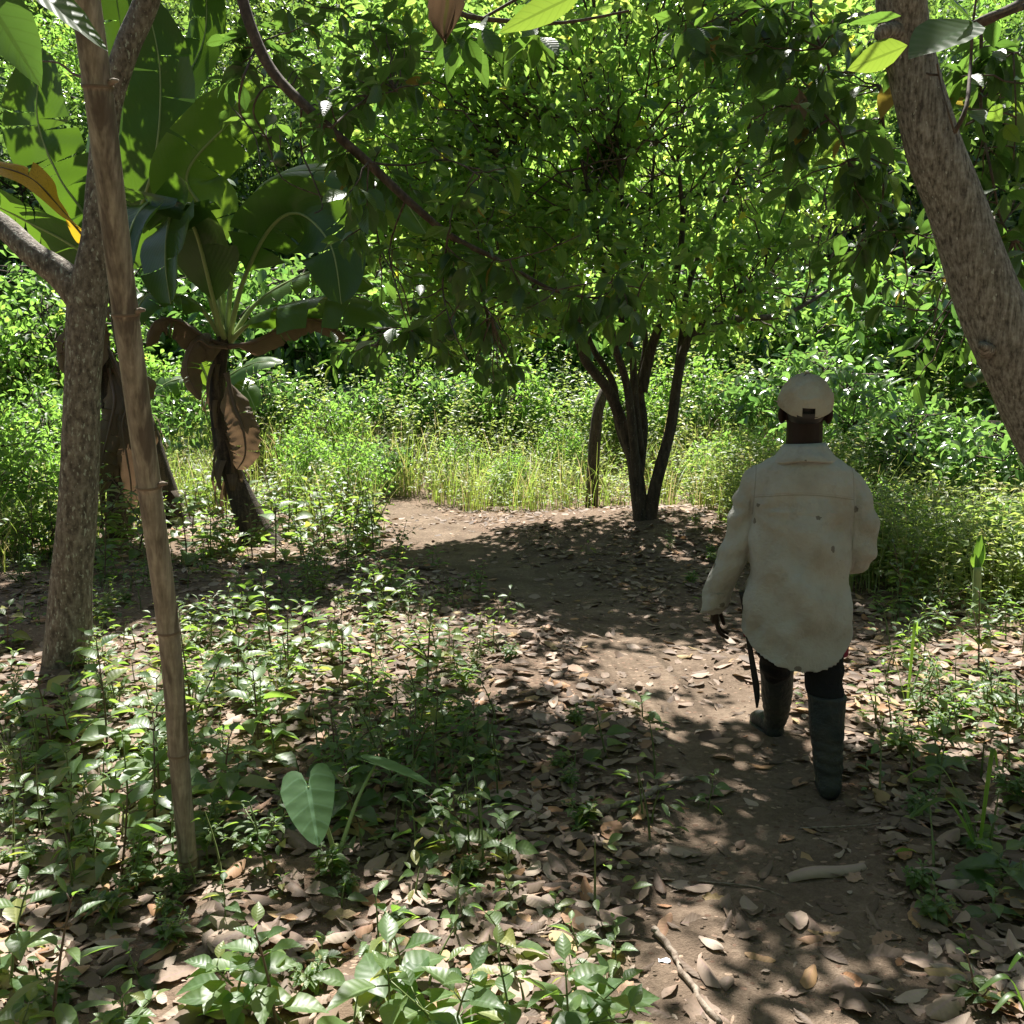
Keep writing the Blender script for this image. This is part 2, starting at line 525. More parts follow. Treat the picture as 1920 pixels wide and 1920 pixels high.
def soil_mat(name, cols, frag):
    m, nt, N, Lk = new_mat(name)
    tc = N.new('ShaderNodeTexCoord'); O = tc.outputs['Object']
    a = noise(nt, O, 3.0, 6, .6); b = noise(nt, O, 38, 5, .65); c = noise(nt, O, 160, 3, .6)
    cr = ramp(N, cols)
    Lk.new(mathn(nt, 'ADD', mathn(nt, 'MULTIPLY', a, .45), mathn(nt, 'ADD', mathn(nt, 'MULTIPLY', b, .4), mathn(nt, 'MULTIPLY', c, .2))), cr.inputs[0])
    vo = N.new('ShaderNodeTexVoronoi'); vo.inputs['Scale'].default_value = 34; vo.feature = 'F1'
    wv = N.new('ShaderNodeMapping'); wv.inputs['Scale'].default_value = (1, 1.6, 1)
    Lk.new(O, wv.inputs[0]); Lk.new(wv.outputs[0], vo.inputs['Vector'])
    sc_ = N.new('ShaderNodeSeparateColor'); Lk.new(vo.outputs['Color'], sc_.inputs[0])
    pick = mathn(nt, 'MULTIPLY', mathn(nt, 'GREATER_THAN', sc_.outputs[0], 1 - frag), mathn(nt, 'LESS_THAN', vo.outputs['Distance'], .42))
    fc = ramp(N, [(0, (.10, .06, .04)), (.5, (.24, .155, .11)), (1, (.38, .28, .2))]); Lk.new(sc_.outputs[1], fc.inputs[0])
    col = mixc(nt, pick, cr.outputs[0], fc.outputs[0])
    pb = N.new('ShaderNodeBsdfPrincipled'); pb.inputs['Roughness'].default_value = .95
    pb.inputs['Specular IOR Level'].default_value = .2
    Lk.new(col, pb.inputs['Base Color'])
    bm = N.new('ShaderNodeBump'); bm.inputs['Strength'].default_value = 1; bm.inputs['Distance'].default_value = .012
    Lk.new(mathn(nt, 'ADD', mathn(nt, 'ADD', b, mathn(nt, 'MULTIPLY', c, .5)), mathn(nt, 'MULTIPLY', pick, .35)), bm.inputs['Height'])
    Lk.new(bm.outputs[0], pb.inputs['Normal'])
    o = N.new('ShaderNodeOutputMaterial'); Lk.new(pb.outputs[0], o.inputs[0])
    return m


M_SOIL = soil_mat('forest_soil', [(.3, (.09, .062, .042)), (.55, (.17, .12, .085)), (.8, (.27, .2, .145))], .5)
M_DIRT = soil_mat('path_dirt', [(.3, (.075, .053, .037)), (.5, (.145, .105, .074)), (.75, (.29, .22, .16))], .18)

# ------------------------------------------------------------------ ground
def spaced(lo, hi, c, fine_, n):
    t = np.linspace(-1, 1, n)
    k = 4.2
    s = np.sinh(t * k) / math.sinh(k)
    return np.where(s < 0, c + s * (c - lo), c + s * (hi - c))


def build_ground():
    xs = spaced(-110, 110, .3, .03, 560)
    ys = np.concatenate([np.linspace(-30, .8, 20, endpoint=False), np.linspace(.8, 13, 330, endpoint=False), 13 + (np.linspace(0, 1, 110) ** 2) * 120])
    X, Y = np.meshgrid(xs, ys)
    Z = H(X, Y)
    a = Acc(); a.grid(np.stack([X, Y, Z], -1))
    g = part('ground', a, [M_SOIL]); tag(g, 'brown forest soil littered with leaves', kind='structure')
    # path strip draped on the ground, edges sinking into it
    C = resample(PATH_W, 40)
    d = np.gradient(C[:, :2], axis=0); d /= np.linalg.norm(d, axis=1, keepdims=True)
    nn = np.stack([-d[:, 1], d[:, 0]], -1)
    ts = np.linspace(-1.35, 1.35, 41)
    V = []
    for i, t in enumerate(ts):
        wob = 1 + .22 * (vnoise(C[:, 0] * 2.2 + 3 * np.sign(t), C[:, 1] * 2.2, 11) - .5)
        xy = C[:, :2] + nn * (t * C[:, 2] * wob)[:, None]
        z = H(xy[:, 0], xy[:, 1]) + .012 - .045 * sstep(.72, 1.3, abs(t) + .5 * (vnoise(xy[:, 0] * 6, xy[:, 1] * 6, 21) - .5))
        V.append(np.column_stack([xy, z]))
    a = Acc(); a.grid(np.stack(V, 1))
    p = part('path', a, [M_DIRT]); tag(p, 'trodden bare dirt footpath curving away to the left', kind='structure')


build_ground()


# ------------------------------------------------------------------ placing text
def zone(px, py):
    if py > 1780:
        if px < 330: return 'in the sunlit bottom left corner'
        if px < 660: return 'at the bottom before the bamboo pole'
        if px < 960: return 'at the bottom left of centre'
        if px < 1250: return 'at the bottom beside the crooked root'
        if px < 1700: return 'on the near end of the path'
        return 'in the bottom right corner'
    if py > 1640:
        if px < 330: return 'in sunlit litter left of the pole foot'
        if px < 640: return 'just before the bamboo pole foot'
        if px < 1000: return 'before the heart leaved plant'
        if px < 1300: return 'at the left rim of the near path'
        if px < 1700: return 'on the shaded near path'
        return 'under the grass tuft at the right edge'
    if py > 1500:
        if px < 330: return 'left of the bamboo pole foot'
        if px < 560: return 'right of the bamboo pole foot'
        if px < 850: return 'beside the heart leaved plant'
        if px < 1150: return 'left of the short thick stick'
        if px < 1640: return 'on the path behind the boots'
        return 'in shade right of the right boot'
    if py > 1370:
        if px < 330: return 'below the grey tree, left of the pole'
        if px < 680: return 'behind the pale heart leaf'
        if px < 950: return 'behind the second heart leaf'
        if px < 1200: return 'at the left path edge before the man'
        if px < 1420: return 'on the path left of the boots'
        return 'right of the boots of the man'
    if py > 1240:
        if px < 330: return 'at the grey tree foot'
        if px < 520: return 'right of the lower bamboo pole'
        if px < 760: return 'in herbs halfway to the path'
        if px < 1050: return 'left of the path beside the man'
        if px < 1420: return 'on the dappled path left of the man'
        return 'right of the knees of the man'
    if py > 1120:
        if px < 330: return 'beside the lower grey tree trunk'
        if px < 520: return 'right of the bamboo pole middle'
        if px < 760: return 'in herbs before the banana stem'
        if px < 1250: return 'on the shaded middle of the path'
        if px < 1500: return 'between citrus tree and the man'
        return 'in the bank right of the shirt hem'
    back = 'just behind' if py < 1003 else 'near'
    if px < 110: return back + ' the left edge past the grey tree'
    if px < 250: return back + ' the grey barked trunk'
    if px < 330: return back + ' the bamboo pole middle'
    if px < 430: return back + ' the gap left of the banana foot'
    if px < 530: return back + ' the leaning banana foot'
    if px < 640: return back + ' the weeds right of the banana'
    if px < 1250: return 'on the far bend of the path'
    if px < 1500: return 'near the citrus tree foot'
    return 'on the sunny bank right of the man'


# ================================================================== LABEL HELPER FOR REPEATS
ORD = ['leftmost', 'second from left', 'third from left', 'fourth from left', 'fifth from left', 'sixth from left', 'seventh from left', 'eighth from left', 'ninth from left', 'tenth from left', 'eleventh from left', 'twelfth from left', 'thirteenth from left']


def relabel(items):
    """items: list of (object, base text, photo x, photo y); spells out the order of those that share a text"""
    by = {}
    for it in items: by.setdefault(it[1], []).append(it)
    for txt, L_ in by.items():
        L_.sort(key=lambda t: t[2])
        for k, it in enumerate(L_):
            if len(L_) == 1: it[0]['label'] = txt
            elif k == len(L_) - 1: it[0]['label'] = 'rightmost ' + txt
            else: it[0]['label'] = ORD[min(k, 12)] + ' ' + txt


# ------------------------------------------------------------------ leafy helpers
def rand_dirs(n, rng):
    v = rng.normal(size=(n, 3)); return nrm(v)


def cloud(acc, centers, per, rad, size, tpl, rng, up=.5, droop=-.2, width=1.0, mat=0, flat_=1.0, jit=.35):
    """leaf clumps: leaves point outward from their clump centre"""
    M = len(centers)
    c = np.repeat(np.asarray(centers, float), per, 0)
    N = len(c)
    d = rand_dirs(N, rng)
    r = (np.repeat(rad, per) if hasattr(rad, '__len__') else rad) * rng.random(N) ** .5
    off = d * r[:, None]; off[:, 2] *= flat_
    pos = c + off
    dd = nrm(d + rng.normal(size=(N, 3)) * .5 + np.array([0, 0, droop]))
    nn = nrm(rng.normal(size=(N, 3)) * (1 - up) + np.array([0, 0, 1.]) * up * 1.3)
    sz = size * (1 - jit + 2 * jit * rng.random(N))
    cr = np.repeat(rng.random(M), per)
    rn = np.clip(.6 * cr + .4 * rng.random(N) + rng.normal(size=N) * .05, 0, 1)
    rn = np.where(rng.random(N) < .015, .99, rn * .96)
    acc.leaves(tpl, pos, dd, nn, sz, width, rn, mat)


def curve_pts(a, b, sag, n=6, rng=None, wob=.0):
    t = np.linspace(0, 1, n)[:, None]
    p = a + (b - a) * t
    p[:, 2] += sag * 4 * (t[:, 0] * (1 - t[:, 0]))
    if rng is not None and wob:
        p[1:-1] += rng.normal(size=(n - 2, 3)) * wob
    return p


def nearest(sk, p):
    i = np.argmin(((sk - p) ** 2).sum(1))
    return sk[i]


def ell_points(n, c, r, rng, shell=.5, cut=None, lump=.36):
    out = []
    c = np.asarray(c); r = np.asarray(r)
    while len(out) < n:
        v = rng.normal(size=3); v /= np.linalg.norm(v)
        q = v * (shell + (1 - shell) * rng.random() ** .5 if rng.random() < .8 else rng.random())
        p = c + q * r
        # lumps
        if vnoise(p[0] * 1.6 + 9 + p[1] * .8, p[2] * 1.9 - p[1] * .5, 31) < lump: continue
        if cut is not None and not cut(p): continue
        out.append(p)
    return np.array(out)


def avo_spray(la, wa, base, tip, rng, n=8, size=.15, r0=.005, mat=0, droop=-.55):
    """a twig from base to tip with a whorl of drooping leaves round its end"""
    base = np.asarray(base, float); tip = np.asarray(tip, float)
    L = np.linalg.norm(tip - base)
    pts = curve_pts(base, tip, .06 * L * (1 if rng.random() < .6 else -1), 6, rng, .018 * L)
    wa.tube(pts, np.linspace(max(r0, .0035 + .004 * L), .0025, 6), 5)
    ax = nrm(pts[-1] - pts[-2])
    t = rng.random(n) ** 1.5
    pos = tip - ax * (t * min(.16, L * .8))[:, None]
    ang = rng.random() * 6.28 + np.arange(n) * 2.4
    u = nrm(np.cross(ax, [0.3, .2, 1])); w = np.cross(ax, u)
    side = np.cos(ang)[:, None] * u + np.sin(ang)[:, None] * w
    d = nrm(side + ax * rng.uniform(.2, .9, n)[:, None] + np.array([0, 0, droop]) + rng.normal(size=(n, 3)) * .15)
    nn = nrm(np.array([0, 0, 1.]) + ax * .3 + rng.normal(size=(n, 3)) * .35)
    # petioles are short: shift leaf base out a little
    pos2 = pos + d * .015
    cr = rng.random()
    rn = np.clip(.5 * cr + .45 * rng.random(n), 0, .93)
    rn = np.where(rng.random(n) < .012, .99, rn)
    la.leaves(T_AVO, pos2, d, nn, size * rng.uniform(.65, 1.15, n), rng.uniform(.85, 1.1, n), rn, mat)


def avo_fruit(parent, p, origin, L=.085):
    a = Acc()
    m = 9; s = 14
    t = np.linspace(0, 1, m)
    r = .30 * L * np.sin(np.pi * t ** 1.25) ** .75 * (1 + .15 * t) + 1e-4
    pts = np.column_stack([np.full(m, p[0]), np.full(m, p[1]), p[2] - t * L])
    a.tube(pts, r * 1.25, s, 0, .5)
    a.tube([p + np.array([0, 0, .07]), p + np.array([.005, 0, .03]), p], .003, 5, 1)
    part('fruit', a, [S_FRUIT, S_BROWN], parent, origin)


# ================================================================== LEFT TREE (grey bark)
rng = np.random.default_rng(11)
LT0 = G(128, 1238)
yl = LT0[1]
LT = empty('grey_barked_tree', LT0, 0, 'grey barked forked tree standing behind the bamboo pole, hanging leafy limb over the path', 'tree')
tr = [LT0 + [0, 0, -.15], LT0 + [0.0, 0, .05], P(133, 1100, yl), P(148, 900, yl), P(155, 720, yl), P(165, 560, yl), P(183, 450, yl), P(190, 330, yl),
      P(205, 200, yl), P(238, 90, yl), P(275, 0, yl), P(300, -120, yl - .1), P(330, -300, yl - .2), P(420, -480, yl - .3)]
tra = resample(tr, 8)
n_ = len(tra)
rad = np.interp(np.linspace(0, 13, n_), [0, 1, 2, 3, 4, 5, 6, 7, 8, 9, 10, 11, 12, 13], [.17, .138, .117, .105, .10, .105, .09, .075, .068, .068, .068, .062, .055, .045])
a = Acc(); a.tube(tra, rad, 28, 0, .3, True, .05)
l2 = resample([P(168, 580, yl), P(120, 520, yl), P(60, 475, yl + .02), P(0, 420, yl + .1), P(-80, 370, yl + .2), P(-220, 230, yl + .3), P(-330, -50, yl + .4)], 7)
a.tube(l2, np.interp(np.linspace(0, 6, len(l2)), range(7), [.10, .09, .07, .065, .06, .05, .04]), 22, 0, .3, True, .06)
a.tube(resample([P(206, 150, yl), P(170, 145, yl - .1), P(140, 140, yl - .1), P(110, 118, yl - .12), P(70, 115, yl - .2)], 4), np.linspace(.014, .004, 17), 6, 0)
# hanging limb
limb = resample([tra[-1], P(440, -330, 4.9), P(440, -120, 4.8), P(455, 0, 4.7), P(505, 125, 4.65), P(590, 215, 4.6), P(690, 305, 4.6), P(775, 385, 4.6), P(850, 445, 4.7), P(940, 490, 4.8), P(1040, 545, 4.9), P(1130, 560, 5.1)], 6)
part('trunk', a, [B_GREY], LT, LT0)
wa = Acc()
wa.tube(limb, np.interp(np.linspace(0, 11, len(limb)), [0, 2, 4, 6, 8, 9, 11], [.05, .034, .026, .023, .017, .012, .005]), 10, 0, .2, True, .08)
la = Acc()
sub = []
for pts, r in [
    ([(480, 90), (455, 150), (450, 210), (480, 260), (490, 330)], .007),
    ([(530, 165), (495, 165), (475, 210), (500, 260), (530, 335), (610, 370)], .006),
    ([(565, 205), (565, 280), (585, 330), (605, 385), (590, 400)], .006),
    ([(700, 310), (703, 400), (715, 470), (755, 540), (770, 600)], .006),
    ([(760, 375), (730, 470), (750, 560), (770, 620)], .006),
    ([(840, 440), (830, 540), (850, 620), (880, 680)], .006),
    ([(900, 470), (905, 560), (940, 620)], .005),
    ([(620, 240), (680, 190), (740, 170)], .006),
    ([(690, 305), (760, 310), (840, 300), (900, 330)], .007),
    ([(1040, 545), (1120, 530), (1200, 540)], .005),
    ([(940, 490), (1020, 470), (1090, 440)], .005),
]:
    k = [P(x, y, 4.65 + .25 * math.sin(i * 1.3 + x)) for i, (x, y) in enumerate(pts)]
    k = resample(k, 4); sub.append(k)
    wa.tube(k, np.linspace(r, .003, len(k)), 6)
top = resample([P(640, -150, 3.6), P(760, -60, 3.5), P(850, 20, 3.4), P(960, 40, 3.4), P(1060, 42, 3.4), P(1180, 20, 3.4)], 4)
top0 = resample([limb[9], P(560, -260, 4.0), P(640, -150, 3.6)], 4)
wa.tube(top0, np.linspace(.02, .014, len(top0)), 8)
wa.tube(top, np.linspace(.014, .004, len(top)), 7)
sk = np.vstack([limb[14:]] + sub)
# foliage regions: (x0,x1,y0,y1,depth0,depth1,count,size)
for (x0, x1, y0, y1, d0, d1, n, s) in [
    (590, 760, 150, 260, 4.4, 5.0, 9, .15), (640, 960, 250, 480, 4.3, 5.0, 24, .155), (760, 1000, 470, 640, 4.4, 5.2, 16, .14),
    (560, 760, 640, 700, 4.9, 5.6, 9, .12), (830, 970, 620, 720, 4.8, 5.5, 13, .12), (950, 1230, 500, 600, 4.6, 5.4, 15, .14), (1020, 1200, 590, 660, 4.8, 5.5, 5, .13),
    (420, 600, 20, 260, 4.7, 5.6, 14, .14), (620, 800, 20, 180, 4.8, 5.8, 16, .14), (700, 800, 520, 640, 4.7, 5.2, 8, .13)]:
    for _ in range(n):
        t = P(rng.uniform(x0, x1), rng.uniform(y0, y1), rng.uniform(d0, d1))
        b = nearest(sk, t)
        if np.linalg.norm(b - t) > .75: b = t + nrm(b - t) * .55
        avo_spray(la, wa, b, t, rng, int(rng.integers(5, 9)), s)
for (x, y) in [(840, 60), (870, 75), (985, 60), (1010, 70), (900, 45)]:
    t = P(x, y, 3.35 + rng.uniform(-.1, .1))
    avo_spray(la, wa, nearest(top, t), t, rng, 5, .15)
# overhead crown, above the frame
canL = []
# overhead canopy laid out on the ground shade it gives: (ground px, py, radius, clumps)
SHADE_L = [(850, 1560, .45, 10), (950, 1330, .45, 12), (850, 1150, .7, 12), (560, 1060, .7, 7), (900, 1085, .6, 14), (1050, 1110, .6, 14), (1180, 1080, .5, 8),
           (780, 1660, .35, 12), (980, 1700, .35, 14), (980, 1240, .5, 18), (1200, 1120, .45, 14), (1000, 1400, .4, 12)]
SHADE_R = [(1450, 1640, .5, 34), (1250, 1520, .55, 36), (1600, 1560, .55, 34), (1460, 1480, .5, 30), (1100, 1620, .45, 26), (1800, 1500, .8, 30), (1850, 1650, .5, 14),
           (1800, 1330, .5, 10), (1500, 1200, .6, 14), (1100, 1420, .4, 16), (1080, 1210, .6, 16), (1000, 1500, .4, 16), (1700, 1880, .25, 7), (1500, 1830, .3, 5), (1330, 1780, .35, 10), (1200, 1700, .4, 14), (1640, 1720, .4, 12),
           (1480, 1420, .35, 22), (1520, 1560, .35, 24)]


def canopy(lst, la, wa, sk2, rng, size=.16):
    for (px, py, r, n) in lst:
        g = G(px, py)
        for _ in range(int(n * .78)):
            q = g + np.array([rng.normal() * r * .7, rng.normal() * r * .7, 0])
            hh = rng.uniform(3.6, 5.6)
            c = q + SUN * (hh / SUN[2])
            sx_, sy_ = PX(c)
            while -60 < sx_ < 1980 and sy_ > -60 and hh < 8:
                hh += .25; c = q + SUN * (hh / SUN[2]); sx_, sy_ = PX(c)
            b = nearest(sk2, c)
            b = c + (b - c) * .5 if np.linalg.norm(b - c) > 1.2 else b
            avo_spray(la, wa, b, c, rng, int(rng.integers(5, 9)), size * .92)


def canopy3(lst, la, wa, sk2, rng, size=.17):  # unseen sprays added above the frame to keep sun off the given regions
    for (x0, x1, y0, y1, d0, d1, n, zt) in lst:
        for _ in range(n):
            q = P(rng.uniform(x0, x1), rng.uniform(y0, y1), rng.uniform(d0, d1))
            z = zt + rng.uniform(0, .9)
            c = q + SUN * ((z - q[2]) / SUN[2])
            while PX(c)[1] > -70: c = c + np.array([0, 0, .15])
            b = nearest(sk2, c)
            b = c + (b - c) * .5 if np.linalg.norm(b - c) > 1.2 else b
            avo_spray(la, wa, b, c, rng, 9, size)


limbsL = []
for tgt in [(-1.6, 4.5, 5.0), (-.6, 5.5, 5.3), (.3, 6.5, 5.4), (-2.8, 6.2, 5.2), (-3.4, 7.8, 5.9), (-1.2, 7.6, 5.9), (-4.2, 10.5, 6.8), (-2.5, 10.8, 7.0)]:
    k = resample([tra[-6], tra[-6] * .5 + np.array(tgt) * .5 + [0, 0, .35], np.array(tgt)], 6)
    wa.tube(k, np.linspace(.045, .012, len(k)), 8); limbsL.append(k)
canopy(SHADE_L, la, wa, np.vstack(limbsL), rng)
canopy3([(560, 1000, 230, 620, 4.4, 5.2, 70, 5.2), (950, 1240, 470, 640, 4.6, 5.4, 26, 5.2), (560, 980, 600, 720, 5, 5.5, 20, 5.2), (420, 800, 0, 240, 4.7, 5.6, 34, 5.2),
         (160, 620, 60, 560, 8.2, 9.8, 330, 6.6), (-60, 200, 0, 500, 7.5, 9.8, 260, 6.4), (100, 260, 0, 1000, 5.1, 5.3, 24, 5.4)], la, wa, np.vstack(limbsL), rng)
cc = np.column_stack([rng.uniform(-6.5, .3, 300), rng.uniform(-5.5, 1.0, 300), rng.uniform(4.0, 6.6, 300)])  # unseen leaf clumps added above and behind the viewer to dim skylight
cloud(la, cc, 22, .5, .17, T_MID, rng, .6, -.3)
for tgt in [(-4.2, 1.5, 5.4), (-2.4, .5, 5.6), (-1.0, -1.5, 5.6), (-4.5, -2.5, 5.4)]:
    k = resample([tra[-4], tra[-4] * .5 + np.array(tgt) * .5 + [0, 0, .5], np.array(tgt)], 6)
    wa.tube(k, np.linspace(.045, .012, len(k)), 8)
crL = part('crown', la, [M_AVO], LT, LT0)
part('limbs', wa, [B_TWIG], LT, LT0)
for (x, y, d) in [(850, 500, 4.6), (525, 280, 4.7), (925, 600, 4.9), (775, 560, 4.8), (920, 610, 5.2), (845, 610, 5.0)]:
    avo_fruit(LT, P(x, y, d), LT0, .09)
# dead leaf hanging at the top
def dead_hanging(parent, origin, p, L, rngs, w=.5, lab='curled reddish brown dead leaf'):
    r_ = np.random.default_rng(rngs)
    a = Acc()
    na, nb = 14, 9
    V = np.zeros((na, nb, 3))
    for i in range(na):
        t = i / (na - 1)
        ww = w * L * math.sin(math.pi * min(1, .12 + t * .93)) ** .7 * .5
        for j in range(nb):
            u = j / (nb - 1) * 2 - 1
            jag = (r_.random() - .5) * .12 * L if (j in (0, nb - 1) or i == na - 1) else 0
            V[i, j] = p + np.array([u * ww + .03 * L * math.sin(t * 6) + jag * .5, .35 * ww * math.cos(u * 2.2 + t) + .02 * math.sin(u * 9), -t * L + jag + .04 * L * math.sin(u * 5 + 2)])
    a.grid(V)
    a.tube([p + np.array([.03, 0, .2]), p + np.array([.01, 0, .08]), p], .003, 5, 1)
    o = part('dead_leaf', a, [M_BAND, S_BROWN], parent, origin)
    o['label'] = lab


dead_hanging(LT, LT0, P(835, -40, 3.0), .19, 5, .62)
# near leaves at the top left and top centre, out of focus in the photo
la = Acc(); wa = Acc()
def bigleaf(acc, p0, p1, n, width, rnd=.5, mat=0, curl=0.0):
    p0 = np.asarray(p0); p1 = np.asarray(p1)
    tp = leaf_tpl([.5 * w * width for w in (.45, .8, .97, 1, .93, .78, .56, .3)], .12, curl, .006)
    acc.leaves(tp, [p0], [p1 - p0], [n], [np.linalg.norm(p1 - p0)], None, [rnd], mat)
bigleaf(la, P(0, -80, 1.25), P(203, 97, 1.3), (.2, -.6, .8), .42)
bigleaf(la, P(-60, -60, 1.2), P(78, 165, 1.25), (.4, -.7, .6), .55, .3)
bigleaf(la, P(1100, -20, 1.6), P(935, 62, 1.55), (0, .75, .5), .26, .85)
wa.tube(resample([P(-200, -250, 1.5), P(-60, -120, 1.3), P(20, -60, 1.25)], 4), .004, 5)
wa.tube(resample([tra[-2], np.array([-1.5, 3.0, 3.6]), P(-200, -250, 1.5)], 5), np.linspace(.03, .005, 11), 6)
wa.tube(resample([top[10], P(1250, -160, 2.6), P(1160, -60, 1.8), P(1100, -20, 1.6)], 5), np.linspace(.006, .003, 16), 5)
nl = part('near_leaves', la, [M_AVO], LT, LT0); nl['label'] = 'large bluish leaves hanging close to the viewer'
part('near_twigs', wa, [B_TWIG], LT, LT0)

# ================================================================== RIGHT TREE (avocado)
rng = np.random.default_rng(23)
ya = 3.9
RT0 = G(2090, 1400); RT0[1] = ya; RT0[0] = 2.62; RT0[2] = float(H(RT0[0], RT0[1]))
RT = empty('avocado_tree', RT0, 0, 'avocado tree with thick pale leaning trunk entering from the right edge', 'tree')
tr = [RT0 + [0, 0, -.15], RT0 + [-.02, 0, .1], P(2075, 1120, ya), P(2003, 890, ya), P(1938, 750, ya), P(1880, 625, ya), P(1832, 500, ya), P(1790, 380, ya), P(1752, 280, ya),
      P(1722, 170, ya), P(1700, 70, ya), P(1690, -30, ya - .05), P(1700, -220, ya - .1), P(1740, -420, ya)]
tra = resample(tr, 10)
rad = np.interp(np.linspace(0, 13, len(tra)), range(14), [.23, .19, .16, .15, .145, .135, .125, .115, .108, .098, .095, .095, .085, .07])
a = Acc(); a.tube(tra, rad, 36, 0, .6, True, .06)
# knots and cut stub
a.tube([P(1850, 655, ya - .05), P(1843, 650, ya - .11), P(1838, 648, ya - .125)], [.04, .022, .012], 12, 0, .2, True, .3)
a.tube([P(1695, 62, ya - .02), P(1670, 58, ya - .08), P(1652, 62, ya - .12)], [.05, .034, .032], 12, 0, .2)
part('trunk', a, [B_AVO], RT, RT0)
wa = Acc(); la = Acc()
skr = []
for pts, r, dd in [
    ([(1790, 248), (1812, 200), (1820, 120), (1824, 50), (1835, -40)], .010, 3.75),
    ([(1790, 250), (1775, 200), (1762, 150), (1757, 120)], .004, 3.72),
    ([(1835, 45), (1880, 25), (1940, 5), (2000, -20)], .02, 3.5),
    ([(1700, 40), (1640, -60), (1560, -140), (1480, -160)], .03, 4.2),
    ([(1530, -100), (1520, 20), (1540, 90), (1555, 135), (1535, 160), (1535, 200), (1575, 250), (1590, 300)], .008, 4.2),
    ([(1555, 135), (1600, 135), (1650, 120), (1700, 90)], .006, 4.2),
    ([(1500, -80), (1480, 60), (1485, 110), (1505, 150)], .006, 4.3),
    ([(1480, -100), (1400, 20), (1330, 50), (1280, 62)], .008, 4.4),
    ([(1650, 160), (1660, 300), (1650, 400), (1640, 430), (1690, 430)], .008, 4.5),
    ([(1840, 60), (1840, 220), (1860, 330), (1880, 420), (1920, 460)], .009, 4.6),
    ([(1900, 100), (1905, 220), (1900, 300)], .005, 4.4),
    ([(1780, 520), (1760, 560), (1745, 640)], .004, 4.1)]:
    k = resample([P(x, y, dd + .08 * math.sin(i * 2. + x)) for i, (x, y) in enumerate(pts)], 4); skr.append(k)
    wa.tube(k, np.linspace(r, max(.003, r * .4), len(k)), 7)
sk = np.vstack(skr)
for (x0, x1, y0, y1, d0, d1, n, s) in [
    (1280, 1500, 0, 130, 3.9, 4.9, 15, .15), (1400, 1690, 0, 260, 3.8, 4.9, 26, .155), (1480, 1700, 230, 480, 4.1, 5.0, 19, .155), (1540, 1760, 420, 570, 4.3, 5.1, 14, .14),
    (1760, 1940, 60, 300, 4.3, 5.2, 24, .16), (1800, 1940, 280, 520, 4.4, 5.4, 20, .16), (1850, 1960, 480, 620, 4.6, 5.4, 8, .15), (1700, 1900, 640, 740, 5.0, 5.8, 5, .15)]:
    for _ in range(n):
        t = P(rng.uniform(x0, x1), rng.uniform(y0, y1), rng.uniform(d0, d1))
        b = nearest(sk, t)
        if np.linalg.norm(b - t) > .7: b = t + nrm(b - t) * .5
        avo_spray(la, wa, b, t, rng, int(rng.integers(5, 9)), s)
lr = []
for tgt in [(2.6, 3.0, 5.0), (1.2, 4.2, 5.2), (.2, 4.0, 5.2), (.6, 5.8, 5.6), (2.2, 6.2, 5.6), (3.6, 5.6, 5.5), (1.6, 2.6, 4.9)]:
    k = resample([tra[-4], tra[-4] * .5 + np.array(tgt) * .5 + [0, 0, .35], np.array(tgt)], 6)
    wa.tube(k, np.linspace(.06, .014, len(k)), 8); lr.append(k)
canopy(SHADE_R, la, wa, np.vstack(lr), rng)
canopy3([(1280, 1640, 0, 560, 4.0, 5.0, 60, 5.0), (1780, 1940, 60, 620, 4.6, 5.4, 14, 5.3), (1400, 1650, 680, 1250, 3.5, 3.8, 70, 4.6)], la, wa, np.vstack(lr), rng)
cc = np.column_stack([rng.uniform(-.3, 7, 320), rng.uniform(-5.5, 1.0, 320), rng.uniform(4.0, 6.6, 320)])  # added clumps on the right, out of view, blocking sky over the viewer
cloud(la, cc, 22, .5, .17, T_MID, rng, .6, -.3)
for tgt in [(4.6, 1.2, 5.4), (2.4, .2, 5.6), (1.0, -2.0, 5.6), (4.5, -2.8, 5.4)]:
    k = resample([tra[-4], tra[-4] * .5 + np.array(tgt) * .5 + [0, 0, .5], np.array(tgt)], 6)
    wa.tube(k, np.linspace(.06, .014, len(k)), 8)
bigleaf(la, P(1830, 40, 2.7), P(1703, 112, 2.6), (0, -.55, .8), .62, .2)
bigleaf(la, P(1702, 85, 3.2), P(1588, 132, 3.2), (0, .8, .5), .45, .88)
bigleaf(la, P(1690, 30, 3.2), P(1590, 45, 3.2), (0, .3, .9), .3, .5)
bigleaf(la, P(1825, 45, 2.7), P(1760, -20, 2.7), (.2, -.5, .8), .5, .3)
wa.tube(resample([P(1990, -40, 3.3), P(1900, 10, 3.0), P(1850, 30, 2.75), P(1825, 42, 2.7)], 4), np.linspace(.012, .004, 13), 6)
wa.tube(resample([tra[-25], P(1900, -200, 3.6), P(1990, -40, 3.3)], 4), np.linspace(.03, .012, 9), 7)
part('crown', la, [M_AVO], RT, RT0)
part('limbs', wa, [B_TWIG], RT, RT0)
for (x, y, d) in [(1672, 400, 4.3), (1705, 405, 4.25), (1720, 465, 4.4), (1430, 225, 4.6), (1820, 698, 4.7), (1840, 690, 4.9), (1560, 70, 4.0)]:
    avo_fruit(RT, P(x, y, d), RT0, .085)
a = Acc(); bigleaf(a, P(1497, 165, 4.0), P(1497, 243, 4.0), (.3, -1, .1), .5)
o = part('dead_leaf', a, [M_BAND], RT, RT0); o['label'] = 'orange brown withered leaf hanging from its twig'

